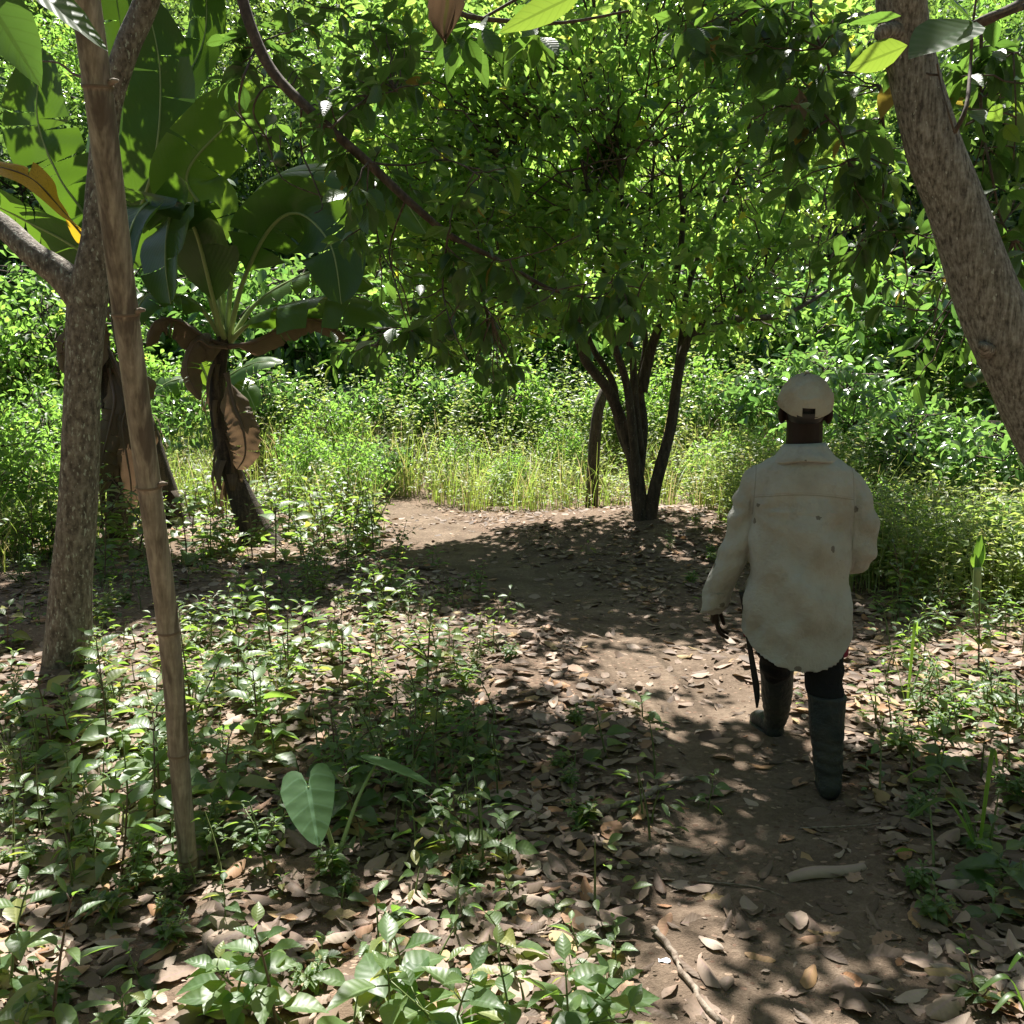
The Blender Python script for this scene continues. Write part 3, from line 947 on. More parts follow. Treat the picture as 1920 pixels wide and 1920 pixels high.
# ================================================================== BAMBOO POLE
rng = np.random.default_rng(3)
def bamboo():
    b0 = G(355, 1640)
    e = empty('bamboo_pole', b0, 0, 'dry weathered bamboo pole stuck upright in the litter near the viewer', 'bamboo pole')
    pts = []
    cps = [(355, 1640, b0[1]), (338, 1450, b0[1] - .05), (318, 1200, b0[1] - .12), (278, 900, b0[1] - .22), (232, 560, b0[1] - .33), (188, 200, b0[1] - .44), (152, -60, b0[1] - .52), (120, -300, b0[1] - .6)]
    C = resample([P(*c) for c in cps], 30)
    C = np.vstack([C[0] + (C[0] - C[6]) * .6, C])
    nodes_py = [1608, 1412, 1182, 912, 590, 162, -150]
    pyv = np.array([PX(c)[1] for c in C])
    r = np.interp(pyv, [-300, 200, 900, 1400, 1640], [.035, .0355, .034, .032, .030])
    # dense resample near nodes
    t = np.linspace(0, 1, 900)
    src = np.linspace(0, 1, len(C))
    D = np.column_stack([np.interp(t, src, C[:, k]) for k in range(3)])
    rr = np.interp(t, src, r); pyd = np.interp(t, src, pyv)
    for q in nodes_py:
        w = 5.0
        dlt = (pyd - q) / w
        rr = rr * (1 + .055 * np.exp(-dlt ** 2) - .035 * np.exp(-(dlt - 2) ** 2 * 1.2) + .03 * np.exp(-(dlt / 3) ** 2))
    keep = np.ones(len(t), bool)
    a = Acc(); a.tube(D[keep], rr[keep], 24, 0, .5)
    m, nt, N, Lk = new_mat('bamboo_weathered')
    at = N.new('ShaderNodeAttribute'); at.attribute_name = 'lc'
    tc = N.new('ShaderNodeTexCoord')
    s1 = noise(nt, tc.outputs['Object'], 1, 4, .6, (75, 75, 2.5))
    s2 = noise(nt, tc.outputs['Object'], 1, 4, .6, (20, 20, 3.0))
    s3 = noise(nt, tc.outputs['Object'], 30, 4)
    cr = ramp(N, [(.28, (.10, .08, .056)), (.5, (.23, .19, .14)), (.72, (.40, .35, .27))])
    Lk.new(mathn(nt, 'ADD', mathn(nt, 'MULTIPLY', s1, .7), mathn(nt, 'MULTIPLY', s3, .3)), cr.inputs[0])
    st = ramp(N, [(.40, (1, 1, 1)), (.50, (0, 0, 0))]); Lk.new(s2, st.inputs[0])
    col = mixc(nt, mathn(nt, 'MULTIPLY', st.outputs[0], .75), cr.outputs[0], (.055, .035, .022))
    pb = N.new('ShaderNodeBsdfPrincipled'); pb.inputs['Roughness'].default_value = .6
    Lk.new(col, pb.inputs['Base Color'])
    bm = N.new('ShaderNodeBump'); bm.inputs['Strength'].default_value = .6; bm.inputs['Distance'].default_value = .003
    Lk.new(mathn(nt, 'ADD', s1, s3), bm.inputs['Height']); Lk.new(bm.outputs[0], pb.inputs['Normal'])
    oo = N.new('ShaderNodeOutputMaterial'); Lk.new(pb.outputs[0], oo.inputs[0])
    part('culm', a, [m], e, b0)
    M_NODE = stem_mat('bamboo_node', (.09, .06, .04), (.2, .14, .09))
    a = Acc()
    for q in nodes_py:
        i = int(np.argmin(abs(pyd - q)))
        seg = D[max(0, i - 1):i + 2]
        if len(seg) < 3: continue
        ax = nrm(seg[2] - seg[0])
        a.tube([seg[1] - ax * .004, seg[1] - ax * .0015, seg[1] + ax * .0015, seg[1] + ax * .004], np.array([1.0, 1.03, 1.03, 1.0]) * rr[i], 24, 0, .5, False)
        part('node_ring', a, [M_NODE], e, b0); a = Acc()
    # broken side branch stubs
    for q, sx_ in ((912, 1), (162, 1), (590, 1)):
        i = int(np.argmin(abs(pyd - q)))
        a = Acc()
        p = D[i] + np.array([.034, -.01, .004])
        a.tube([p, p + np.array([.014, -.004, .006]), p + np.array([.026, -.006, .005])], [.009, .007, .004], 8)
        part('branch_stub', a, [B_STICK], e, b0)


bamboo()

# ================================================================== BANANA PLANTS
def banana_leaf(ctrl, width, parent, origin, nhint=(0, 0, 1), mat=None, rnd=.5, pet=.18, fold=.25, tears=2, seed=0, name='leaf', lab=None, droopside=.15):
    """ctrl: list of (px, py, Y) from the petiole base to the tip"""
    r_ = np.random.default_rng(seed)
    K = resample([P(*c) for c in ctrl], 12)
    n = 44
    src = np.linspace(0, 1, len(K)); t = np.linspace(0, 1, n)
    M = np.column_stack([np.interp(t, src, K[:, k]) for k in range(3)])
    tan = nrm(np.gradient(M, axis=0))
    nh = nrm(np.asarray(nhint, float))
    side = nrm(np.cross(tan, nh)); up = np.cross(side, tan)
    a = Acc()
    a.tube(M, np.interp(t, [0, pet, 1], [.035, .022, .004]), 7, 1)
    tb = np.clip((t - pet) / (1 - pet), 0, 1)
    w = width * .5 * np.minimum(1, (tb * 7) ** .6) * np.clip((1 - tb) * 3.2, 0, 1) ** .55
    dead = name == 'dead_leaf'
    nc = 7 if dead else 5
    if dead:
        w = w * (.75 + .5 * r_.random(n)); w = np.convolve(np.pad(w, 1, 'edge'), [.25, .5, .25], 'valid')
    for sgn in (-1, 1):
        u = np.linspace(0, 1, nc)
        # random tears along the blade
        gaps = set(int(v) for v in r_.integers(12, n - 3, tears + (1 if dead else 0)))
        rows = []; start = int(pet * (n - 1))
        def strip(i0, i1, sh):
            V = np.zeros((i1 - i0, nc, 3)); lc = np.zeros((i1 - i0, nc, 3))
            for k, i in enumerate(range(i0, i1)):
                for j in range(nc):
                    uu = u[j]
                    z = fold * uu - (droopside + sh) * 1.6 * uu * uu + .02 * math.sin(i * .9 + uu * 3 + sgn)
                    if dead: z += .13 * uu * math.sin(i * .55 + 5 * uu + seed) + .08 * uu * math.sin(i * 1.9 + sgn * 2 + seed * 3 - 4 * uu)
                    V[k, j] = M[i] + side[i] * sgn * w[i] * uu * (1 - .12 * uu * abs(sh)) + up[i] * z * w[i] - tan[i] * (.10 * uu * w[i]) * (k / max(1, i1 - i0 - 1) - .5) * (1 if len(gaps) else 0)
                    lc[k, j] = (sgn * max(uu, .1), t[i], rnd)
            a.grid(V, lc)
        cuts = [start] + sorted(gaps) + [n - 1]
        for c0, c1 in zip(cuts[:-1], cuts[1:]):
            if c1 + 1 - c0 >= 2: strip(c0, c1 + 1, r_.uniform(-.1, .35) if tears else 0)
    o = part(name, a, [mat or M_BAN, S_PALE if mat is None else S_BROWN], parent, origin)
    if lab: o['label'] = lab
    return o


def pseudostem(parent, origin, pts, radii, seed):
    r_ = np.random.default_rng(seed)
    a = Acc()
    K = resample(pts, 8)
    src = np.linspace(0, 1, len(K))
    a.tube(K, np.interp(src, np.linspace(0, 1, len(radii)), radii), 18, 0, .3, True, .12)
    # loose dry sheaths
    for _ in range(34):
        i = int(r_.integers(2, len(K) - 4))
        ang = r_.uniform(0, 6.28)
        rr = np.interp(src[i], np.linspace(0, 1, len(radii)), radii)
        p = K[i] + np.array([math.cos(ang), math.sin(ang), 0]) * rr
        L = r_.uniform(.15, .5)
        q = p + np.array([math.cos(ang) * .05, math.sin(ang) * .05, -L])
        wv = np.array([-math.sin(ang), math.cos(ang), 0]) * r_.uniform(.02, .06)
        V = np.zeros((6, 3, 3))
        for k in range(6):
            t = k / 5
            c = p + (q - p) * t + np.array([math.cos(ang), math.sin(ang), 0]) * .05 * math.sin(t * 3.1)
            for j in (-1, 0, 1): V[k, j + 1] = c + wv * j * (1 - .6 * t) + np.array([math.cos(ang), math.sin(ang), 0]) * .012 * (1 - abs(j))
        a.grid(V, None, 1)
    part('stem', a, [B_BAN, M_BAND], parent, origin)


rng = np.random.default_rng(5)
A0 = G(470, 1015); yA = A0[1]
BA = empty('banana_plant', A0, 0, 'banana plant with wide leaves left of the path, brown stem leaning', 'banana plant')
pseudostem(BA, A0, [A0 + [.15, 0, -.1], A0 + [.05, 0, .1], P(440, 900, yA), P(412, 800, yA), P(408, 720, yA), P(420, 630, yA)], [.22, .17, .115, .09, .08, .07], 2)
L = lambda *k, **kw: banana_leaf(*k, **kw)
L([(418, 640, yA), (385, 530, yA - .4), (350, 410, yA - .8), (290, 375, yA - 1.3), (245, 430, yA - 1.6), (225, 560, yA - 1.8)], .66, BA, A0, (0.3, .9, .5), None, .2, .2, seed=1, tears=4)
L([(422, 640, yA), (400, 560, yA - .5), (365, 430, yA - .9), (325, 395, yA - 1.2), (310, 480, yA - 1.5), (320, 570, yA - 1.6)], .72, BA, A0, (.2, .9, .5), None, .3, .2, seed=2, tears=5)
L([(428, 640, yA), (455, 530, yA - .3), (505, 430, yA - .6), (560, 400, yA - .9), (620, 460, yA - 1.2), (640, 570, yA - 1.3)], .72, BA, A0, (-.4, .9, .5), None, .1, .25, seed=3, tears=5)
L([(425, 640, yA), (440, 480, yA - .1), (490, 350, yA - .4), (610, 318, yA - .7), (730, 350, yA - .9), (800, 440, yA - 1.0)], .66, BA, A0, (0, -.55, 1), None, .75, .2, seed=4, tears=6, droopside=.25)
L([(425, 640, yA), (400, 430, yA + .3), (350, 330, yA + .2), (430, 230, yA), (500, 165, yA)], .74, BA, A0, (-.2, .9, .5), None, .9, .2, seed=5, tears=5, droopside=.02)
L([(432, 640, yA), (490, 590, yA - .3), (590, 560, yA - .5), (680, 560, yA - .7), (750, 610, yA - .9)], .55, BA, A0, (0, -.1, 1), None, .4, .15, seed=6, tears=5, droopside=.5)
L([(432, 640, yA), (480, 570, yA + .2), (560, 520, yA + .2), (640, 500, yA + .1), (700, 540, yA)], .5, BA, A0, (0, -.4, 1), None, .7, .25, seed=7, tears=5, droopside=.3)
L([(418, 640, yA), (370, 570, yA - .2), (310, 550, yA - .4), (270, 560, yA - .6), (240, 620, yA - .7)], .4, BA, A0, (0, -.2, 1), None, .5, .2, seed=8, tears=5, droopside=.4)
L([(424, 640, yA), (410, 560, yA), (395, 500, yA), (370, 480, yA), (330, 500, yA + .1)], .5, BA, A0, (0, .8, .4), None, .95, .3, seed=9, tears=2)
L([(425, 650, yA - .05), (380, 630, yA - .15), (330, 600, yA - .25), (290, 605, yA - .3), (275, 650, yA - .3)], .26, BA, A0, (0, -.6, .6), M_BAND, .4, .1, seed=10, tears=3, name='dead_leaf', droopside=.7)
L([(425, 650, yA - .05), (395, 650, yA - .2), (370, 640, yA - .25), (350, 690, yA - .3), (375, 750, yA - .3)], .25, BA, A0, (0, -1, .3), M_BAND, .7, .1, seed=11, tears=3, name='dead_leaf', droopside=.7)
L([(430, 650, yA - .05), (480, 640, yA - .2), (540, 610, yA - .2), (590, 600, yA - .2), (660, 640, yA - .2)], .2, BA, A0, (0, -1, .5), M_BAND, .7, .1, seed=12, tears=3, name='dead_leaf', droopside=.7)
L([(425, 700, yA - .15), (440, 760, yA - .25), (455, 800, yA - .3), (460, 850, yA - .3), (445, 880, yA - .3)], .3, BA, A0, (0.3, -1, 0), M_BAND, .9, .1, seed=13, tears=2, name='dead_leaf', droopside=.2)
# second banana, behind the grey tree
B0 = G(330, 985); yB = B0[1]
BB = empty('banana_plant', B0, 0, 'banana plant with a leaning stem and tall leaves behind the bamboo pole', 'banana plant')
pseudostem(BB, B0, [B0 + [.15, 0, -.1], B0 + [.0, 0, .1], P(300, 880, yB), P(265, 760, yB), P(225, 620, yB), P(215, 520, yB)], [.22, .17, .12, .10, .09, .075], 3)
L([(215, 530, yB), (240, 450, yB - .3), (290, 300, yB - .6), (300, 130, yB - .8), (270, -10, yB - 1.0)], .78, BB, B0, (-.2, .9, .1), None, .1, .12, seed=21, tears=4, droopside=.05)
L([(215, 530, yB), (220, 380, yB), (330, 180, yB), (385, 60, yB + .1), (380, -120, yB + .1)], .62, BB, B0, (-.1, -.9, .2), None, .3, .2, seed=22, tears=4, droopside=.05)
L([(212, 530, yB), (170, 420, yB - .2), (110, 330, yB - .4), (70, 220, yB - .5), (80, 90, yB - .6)], .85, BB, B0, (.1, .9, .2), None, .2, .1, seed=23, tears=6, droopside=.05)
L([(212, 530, yB), (150, 470, yB - .4), (60, 420, yB - .5), (-40, 380, yB - .6), (-150, 420, yB - .6)], .75, BB, B0, (0, .5, .7), None, .3, .1, seed=24, tears=6, droopside=.1)
L([(214, 530, yB), (200, 400, yB + .3), (215, 250, yB + .5), (230, 100, yB + .7), (210, -60, yB + .9)], .85, BB, B0, (0, -1, .1), None, .2, .1, seed=25, tears=5, droopside=.05)
L([(218, 530, yB), (290, 420, yB), (330, 330, yB - .2), (390, 330, yB - .5), (430, 380, yB - .8)], .6, BB, B0, (0, -.3, 1), None, .4, .2, seed=26, tears=5, droopside=.3)
L([(214, 530, yB), (170, 460, yB - 1.2), (120, 400, yB - 1.8), (50, 330, yB - 2.2), (-70, 300, yB - 2.4)], .42, BB, B0, (.3, -.7, .6), M_BANY, .4, .12, seed=27, tears=1, name='yellow_leaf', lab='yellow banana leaf with dark speckles', droopside=.05)
# third: shrivelled stem at the left, with hanging dry leaves
C0 = G(225, 1010); yC = C0[1]
BC = empty('banana_plant', C0, 0, 'old banana stem wrapped in hanging dry leaves between grey tree and bamboo pole', 'banana plant')
pseudostem(BC, C0, [C0 + [0, 0, -.1], C0 + [0, 0, .1], P(222, 880, yC), P(208, 780, yC), P(200, 700, yC), P(192, 620, yC)], [.17, .15, .11, .09, .08, .06], 4)
for i, (x, y, x2, y2) in enumerate([(195, 640, 245, 960), (200, 680, 190, 930), (195, 650, 120, 700), (205, 690, 270, 880)]):
    L([(x, y, yC), ((x + x2) / 2 + 20, (y + y2) / 2 - 60, yC - .2), ((x + x2) / 2 + 10, (y + y2) / 2, yC - .25), (x2, y2 - 60, yC - .25), (x2, y2, yC - .2)], .3, BC, C0, (0, -1, .2), M_BAND, .3 + .15 * i, .1, seed=40 + i, tears=5, name='dead_leaf', droopside=.3)
# young banana behind
D0 = G(440, 930); D0[1] = 14.5; D0[0] = P(420, 800, 14.5)[0]; D0[2] = float(H(D0[0], D0[1])); yD = 14.5
BD = empty('banana_plant', D0, 0, 'young pale green banana plant in the sun behind the leaning banana stem', 'banana plant')
pseudostem(BD, D0, [D0 + [0, 0, -.1], D0 + [0, 0, .3], P(402, 760, yD), P(400, 720, yD)], [.1, .09, .07, .05], 5)
for i, k in enumerate([[(400, 740), (430, 705), (480, 680), (530, 680)], [(400, 740), (370, 712), (320, 715), (275, 745)], [(400, 740), (385, 700), (365, 660), (345, 655)], [(402, 740), (430, 720), (460, 730), (480, 770)]]):
    L([(x, y, yD - .1 * j) for j, (x, y) in enumerate(k)], .42, BD, D0, (0, -.6, .8), None, .98, .15, seed=60 + i, tears=6, droopside=.2)

# ================================================================== CITRUS TREE
rng = np.random.default_rng(77)
T0 = G(1205, 985); yT = T0[1]
CT = empty('citrus_tree', T0, 0, 'bushy citrus tree with many dark stems rising from one foot beside the path', 'tree')
a = Acc(); stems = []
def pth(lst, r0, r1, sides=12):
    k = resample([P(x, y, yT + d) for x, y, d in lst], 6)
    a.tube(k, np.linspace(r0, r1, len(k)), sides, 0, None, True, .08); stems.append(k); return k
pth([(1205, 1010, 0), (1198, 930, 0), (1185, 850, 0), (1165, 790, 0), (1140, 730, -.1), (1100, 680, -.2), (1075, 620, -.3), (1020, 585, -.5), (960, 560, -.7)], .10, .022, 16)
pth([(1188, 870, 0), (1160, 800, .1), (1150, 720, .1), (1110, 650, .2), (1085, 580, .3), (1040, 480, .4), (1000, 380, .6)], .05, .015)
pth([(1195, 930, 0), (1188, 830, -.1), (1175, 720, -.2), (1150, 640, -.4), (1140, 560, -.4), (1120, 430, -.6), (1090, 300, -.8)], .058, .015)
pth([(1198, 900, 0), (1208, 800, .1), (1200, 720, .2), (1210, 640, .3), (1200, 540, .4), (1215, 420, .5), (1230, 260, .6)], .05, .015)
pth([(1202, 850, 0), (1190, 750, 0), (1185, 660, 0), (1165, 600, -.1), (1170, 500, -.2), (1165, 350, -.3), (1150, 200, -.3)], .05, .015)
pth([(1215, 1005, 0), (1225, 930, -.05), (1240, 870, -.1), (1258, 800, -.1), (1272, 700, -.2), (1290, 640, -.2), (1335, 590, -.3), (1400, 540, -.4), (1460, 480, -.5)], .085, .02, 14)
pth([(1268, 720, -.1), (1280, 620, 0), (1290, 540, .1), (1330, 430, .2), (1380, 330, .3), (1420, 220, .4)], .045, .015)
pth([(1203, 735, .17), (1222, 650, .15), (1262, 540, 0), (1280, 420, -.1), (1270, 300, -.2)], .07, .015)
pth([(1290, 640, -.2), (1370, 600, .2), (1470, 590, .5), (1560, 540, .8)], .06, .015)
part('trunk', a, [B_DARK], CT, T0)
sk = np.vstack([s[8:] for s in stems])
cen = P(1130, 290, yT + .2)
wa = Acc(); la = Acc()
def citcut(p):
    x, y = PX(p)
    # underside of the crown
    lim = 606 + abs(x - 1180) * .14 + 60 * (vnoise(x * .01, 3.3, 4) - .5)
    return y < lim
C1 = ell_points(840, cen, (2.8, 1.8, 2.9), rng, .5, citcut)
C2 = ell_points(230, P(1480, 270, yT + 3.2), (1.7, 1.0, 2.0), rng, .4, citcut)
C3 = ell_points(230, P(850, 260, yT + .4), (1.6, 1.3, 1.9), rng, .4, citcut)
CC = np.vstack([C1, C2, C3])
cloud(la, CC, 19, np.repeat(.12, len(CC)) + .26 * rng.random(len(CC)) ** 1.5, .13, T_CIT, rng, .45, -.1, 1.0)
for p in CC[rng.permutation(len(CC))[:620]]:
    b = sk[np.argsort(((sk - p) ** 2).sum(1))[int(rng.integers(0, 14))]]
    if np.linalg.norm(b - p) > 1.3: b = p + (b - p) * rng.uniform(.35, .7)
    k = curve_pts(b, p, rng.uniform(-.1, .15), 6, rng, .04)
    wa.tube(k, np.linspace(.012, .004, 6), 4, 0)
part('crown', la, [M_CIT], CT, T0)
part('twigs', wa, [B_TWIG], CT, T0)
def ball(name, p, r, mat, parent, origin):
    a = Acc(); t = np.linspace(0, 1, 7)
    a.tube(np.column_stack([np.full(7, p[0]), np.full(7, p[1]), p[2] + r * np.cos(t * math.pi)]), r * np.sin(t * math.pi) + 1e-4, 10, 0, .5)
    return part(name, a, [mat], parent, origin)
for (x, y) in [(1122, 75), (1185, 285), (1218, 250), (1365, 165), (1290, 300), (1040, 105), (1330, 235), (665, 400), (1390, 300), (1100, 210), (980, 150), (1245, 120), (1455, 260), (1310, 410), (1060, 330)]:
    ball('fruit', P(x, y, yT - 1.35), .035, S_LIME, CT, T0)

# ================================================================== TALL WEEDS, MEADOW
rng = np.random.default_rng(101)
def region_pts(n, fx, rng):
    out = []
    while len(out) < n:
        x = rng.uniform(-16, 18); y = rng.uniform(6, 24)
        if rng.random() < fx(x, y): out.append((x, y))
    return np.array(out)


def meadow_density(x, y):
    q = float(pathq(np.array(x), np.array(y)))
    if q < 1.35: return 0
    right = x > .8 + .32 * (y - 6) if y < 12 else False
    if y < 11.8:
        # right side sunlit bank
        if x > 2.35 + max(0, (7.5 - y)) * .6 + .0 * y and y > 6.0:
            return 1.0
        if x < -4.6 - .0 * y and y > 7.6: return .8
        if x < -.9 and x > -2.6 and y > 10.0: return .6
        return 0
    return 1.0 if y < 20 else .6


def herb_mass(acc, wacc, pts, rng, hmin, hmax, lsize, tpl, nl=26, mat=0):
    for (x, y) in pts:
        h = rng.uniform(hmin, hmax) * (.45 + .95 * float(vnoise(x * .8, y * .8, 66)))
        z = float(H(x, y))
        lean = rng.normal(size=2) * .16 * h
        n = 5
        t = np.linspace(0, 1, n)
        pts_ = np.column_stack([x + lean[0] * t ** 1.6, y + lean[1] * t ** 1.6, z + h * t])
        wacc.tube(pts_, np.linspace(.006, .002, n), 3, 0, None, False)
        k = nl
        tt = rng.uniform(.15, 1, k)
        base = np.column_stack([np.interp(tt, t, pts_[:, i]) for i in range(3)])
        ang = rng.uniform(0, 6.28, k)
        out = rng.uniform(.02, .16, k) * (1.15 - tt) + .015
        base += np.column_stack([np.cos(ang) * out, np.sin(ang) * out, np.zeros(k)])
        d = np.column_stack([np.cos(ang), np.sin(ang), rng.uniform(-.3, .7, k)])
        nn = np.column_stack([rng.normal(size=k) * .4, rng.normal(size=k) * .4, np.ones(k)])
        acc.leaves(tpl, base, d, nn, lsize * rng.uniform(.6, 1.3, k), 1.0, np.clip(rng.random() * .7 + rng.random(k) * .3, 0, 1), mat)


pts = region_pts(5600, meadow_density, rng)
bank = region_pts(1500, lambda x, y: meadow_density(x, y) if (x > 2.2 and y < 11 and x < 8) else 0, rng)
la = Acc(); wa = Acc()
near = pts[pts[:, 1] < 15]; far = pts[pts[:, 1] >= 15]
herb_mass(la, wa, bank, rng, .4, 1.0, .07, T_LO, 44)
herb_mass(la, wa, near, rng, .4, 1.05, .07, T_LO, 44)
herb_mass(la, wa, far, rng, .8, 2.0, .095, T_LO, 44)
o = part('weeds', la, [M_MEADOW]); tag(o, 'mass of sunlit leafy weeds filling the clearing behind the path', 'weeds', kind='stuff')
o2 = part('weed_stems', wa, [S_PALE], o)

ga = Acc()
gp = region_pts(6200, lambda x, y: meadow_density(x, y) * (.25 + .75 * float(vnoise(x * .5, y * .5, 77) > .42)), rng)
N = len(gp) * 9
bx = np.repeat(gp, 9, 0) + rng.normal(size=(N, 2)) * .07
bz = H(bx[:, 0], bx[:, 1])
hh = rng.uniform(.35, 1.05, N) * (1 + .25 * sstep(12, 16, bx[:, 1]))
ang = rng.uniform(0, 6.28, N)
# blades: 5 row ribbons bending over
rows = 6
t = np.linspace(0, 1, rows)
lean = rng.uniform(.15, .75, N)
dirx = np.cos(ang); diry = np.sin(ang)
V = np.zeros((N, rows, 2, 3)); lc = np.zeros((N, rows, 2, 3))
wdt = rng.uniform(.003, .007, N) * (1 + .8 * sstep(11, 16, bx[:, 1]))
for i, tt in enumerate(t):
    cx = bx[:, 0] + dirx * lean * hh * tt ** 1.9; cy = bx[:, 1] + diry * lean * hh * tt ** 1.9
    cz = bz + hh * (tt - .35 * lean * tt ** 2.2)
    w = wdt * (1 - .85 * tt)
    for j, s in enumerate((-1, 1)):
        V[:, i, j] = np.column_stack([cx - diry * w * s, cy + dirx * w * s, cz])
        lc[:, i, j, 0] = s; lc[:, i, j, 1] = tt
rr = rng.random(N); lc[..., 2] = rr[:, None, None]
base = (np.arange(N) * rows * 2)[:, None]
f = np.array([[2 * i, 2 * i + 1, 2 * i + 3, 2 * i + 2] for i in range(rows - 1)])
F = (base[:, :, None] + f[None]).reshape(-1, 4)
ga.add(V.reshape(-1, 3), [F], lc.reshape(-1, 3))
# seed heads
sel = rng.permutation(N)[:1500]
tip = V[sel, -1].mean(1)
dd = nrm(np.column_stack([dirx[sel], diry[sel], np.full(len(sel), -.15)]))
for k in range(6):
    ga.leaves(T_NARROW, tip - dd * (.02 * k)[..., None] if hasattr(k, 'shape') else tip - dd * .02 * k, dd + rng.normal(size=dd.shape) * .35, np.tile([0, 0, 1.], (len(sel), 1)), .05, 1, np.full(len(sel), .95))
o = part('tall_grass', ga, [M_GRASS]); tag(o, 'tall dry and green grass bending over in the sunny clearing', 'grass', kind='stuff')

# ================================================================== SHRUBS AND BACKGROUND TREES
def make_tree(name, label, seed, height, cr, leafsize, mat, nclump, per, tpl=T_LO, bark=B_DARK, loc=(0, 0, 0), trunk_r=.12, low=.2, group=None, clr=.45, up=.35):
    r_ = np.random.default_rng(seed)
    root = empty(name, loc, 0, label, 'tree' if 'tree' in name else 'shrub', group)
    wa = Acc(); la = Acc()
    cz = height * (1 + low) / 2
    top = np.array([r_.normal() * .2, r_.normal() * .2, height * .8])
    k = resample([(0, 0, -.2), (0, 0, height * .08), (r_.normal() * .1, r_.normal() * .1, height * .3), top * [.6, .6, .75], top], 5)
    wa.tube(k, np.linspace(trunk_r, trunk_r * .25, len(k)), 9, 0, None, True, .1)
    cen = np.array([0, 0, cz]); rad = np.array([cr, cr, height * (1 - low) / 2])
    C = ell_points(nclump, cen, rad, r_, .55)
    for p in C[:60]:
        b = nearest(k[5:], p - [0, 0, .25 * np.linalg.norm(p[:2])])
        wa.tube(curve_pts(b, p, .12, 5, r_, .05), np.linspace(trunk_r * .3, .008, 5), 4)
    cloud(la, C, per, clr, leafsize, tpl, r_, up, -.3)
    part('trunk', wa, [bark], root); part('crown', la, [mat], root)
    return root


protos = [
    make_tree('broadleaf_tree', 'x', 201, 8.5, 3.1, .20, M_GLOSSY, 620, 26, loc=(0, -60, 0), low=.02),
    make_tree('smallleaf_tree', 'x', 202, 9.0, 3.3, .13, M_BG, 720, 34, loc=(0, -60, 0), low=.02),
    make_tree('lightgreen_tree', 'x', 203, 8.0, 3.4, .15, M_BRIGHT, 660, 28, loc=(0, -60, 0), low=.02),
]
KN = ['broadleaf_tree', 'smallleaf_tree', 'lightgreen_tree']
LOOK = ['dark glossy leaved tree', 'dense small leaved green tree', 'pale yellow green tree']
rng = np.random.default_rng(300)
bt = [  # px of trunk, Y, kind, scale, where
    (-120, 17, 0, .9, 'at the left edge far behind the grey barked tree'), (60, 15.5, 0, .72, 'with shaded trunk left of the grey tree trunk'), (250, 19.5, 2, .95, 'behind the leaning banana stem'),
    (430, 22, 1, 1.0, 'rising behind the top banana leaves'), (600, 19.8, 0, .85, 'directly behind the banana plant leaf tips'), (760, 24, 2, 1.1, 'seen between banana leaves and citrus crown'),
    (900, 21.5, 0, .9, 'behind the left flank of the citrus crown'), (1050, 25, 1, 1.15, 'behind the middle of the citrus crown'), (1230, 21.5, 2, .9, 'directly behind the citrus stems'),
    (1380, 24, 0, 1.1, 'behind the right flank of the citrus crown'), (1480, 18.5, 0, .62, 'above and behind the cap of the man'), (1600, 21, 1, 1.0, 'to the right beyond the man'),
    (1740, 18, 0, .85, 'beyond the middle of the leaning avocado trunk'), (1880, 20.5, 2, 1.0, 'beyond the leaning avocado trunk near the right edge'), (2060, 17, 0, .95, 'at the right edge behind the avocado tree'),
    (-350, 20, 1, 1.1, 'outermost on the left of the forest edge'), (2250, 20, 1, 1.1, 'outermost on the right of the forest edge'),
]
REAR = [(-7.5, 3.0, 0, .8, 'added unseen beyond the left edge to cut skylight'), (8.5, 3.0, 1, .8, 'added unseen beyond the right edge to cut skylight'), (-6, -5, 1, .9, 'added behind the viewer on the left to cut skylight'), (0, -8, 0, 1.0, 'added straight behind the viewer to cut skylight'), (6, -5.5, 2, .9, 'added behind the viewer on the right to cut skylight')]  # unseen trees added beside and behind the viewer to cut ambient sky
for row, (yy, n, sc0) in enumerate([(29, 15, 1.25), (38, 15, 1.6), (50, 16, 2.0)]):
    for i in range(n):
        bt.append((-560 + i * (3040 / n) + rng.uniform(-60, 60), yy + rng.uniform(-2, 2), int(rng.integers(0, 3)), sc0 * rng.uniform(.9, 1.15), None))
bt_items = []
used = [False] * 3
for (px, Y, k, s, where) in bt:
    Y = Y + 7; s = s * 1.3
    x = P(px, 740, Y)[0]
    loc = (x, Y, float(H(x, Y)) - .1)
    if where is None:
        where = '%s row up the slope, %s' % ('first' if Y < 36 else 'second' if Y < 46 else 'third', 'far left' if px < 200 else 'beyond the banana' if px < 700 else 'beyond the citrus' if px < 1500 else 'far right')
        bt_items.append([None, LOOK[k] + ' ' + where, px, Y])
    lab = LOOK[k] + ' ' + where
    g = 'trees of the forest edge'
    if not used[k]:
        o = protos[k]; used[k] = True
        o.location = loc; o.scale = (s, s, s); o.rotation_euler = (0, 0, rng.uniform(0, 6.28)); o['label'] = lab; o['group'] = g
    else:
        o = dup(protos[k], loc, (rng.normal() * .05, rng.normal() * .05, rng.uniform(0, 6.28)), s, lab, g)
    if bt_items and bt_items[-1][0] is None: bt_items[-1][0] = o

relabel([tuple(t) for t in bt_items])
for (x, y, k, sc_, where) in REAR:
    dup(protos[k], (x, y, float(H(x, y)) - .1), (0, 0, rng.uniform(0, 6.28)), sc_, LOOK[k] + ' ' + where, 'trees of the forest edge')

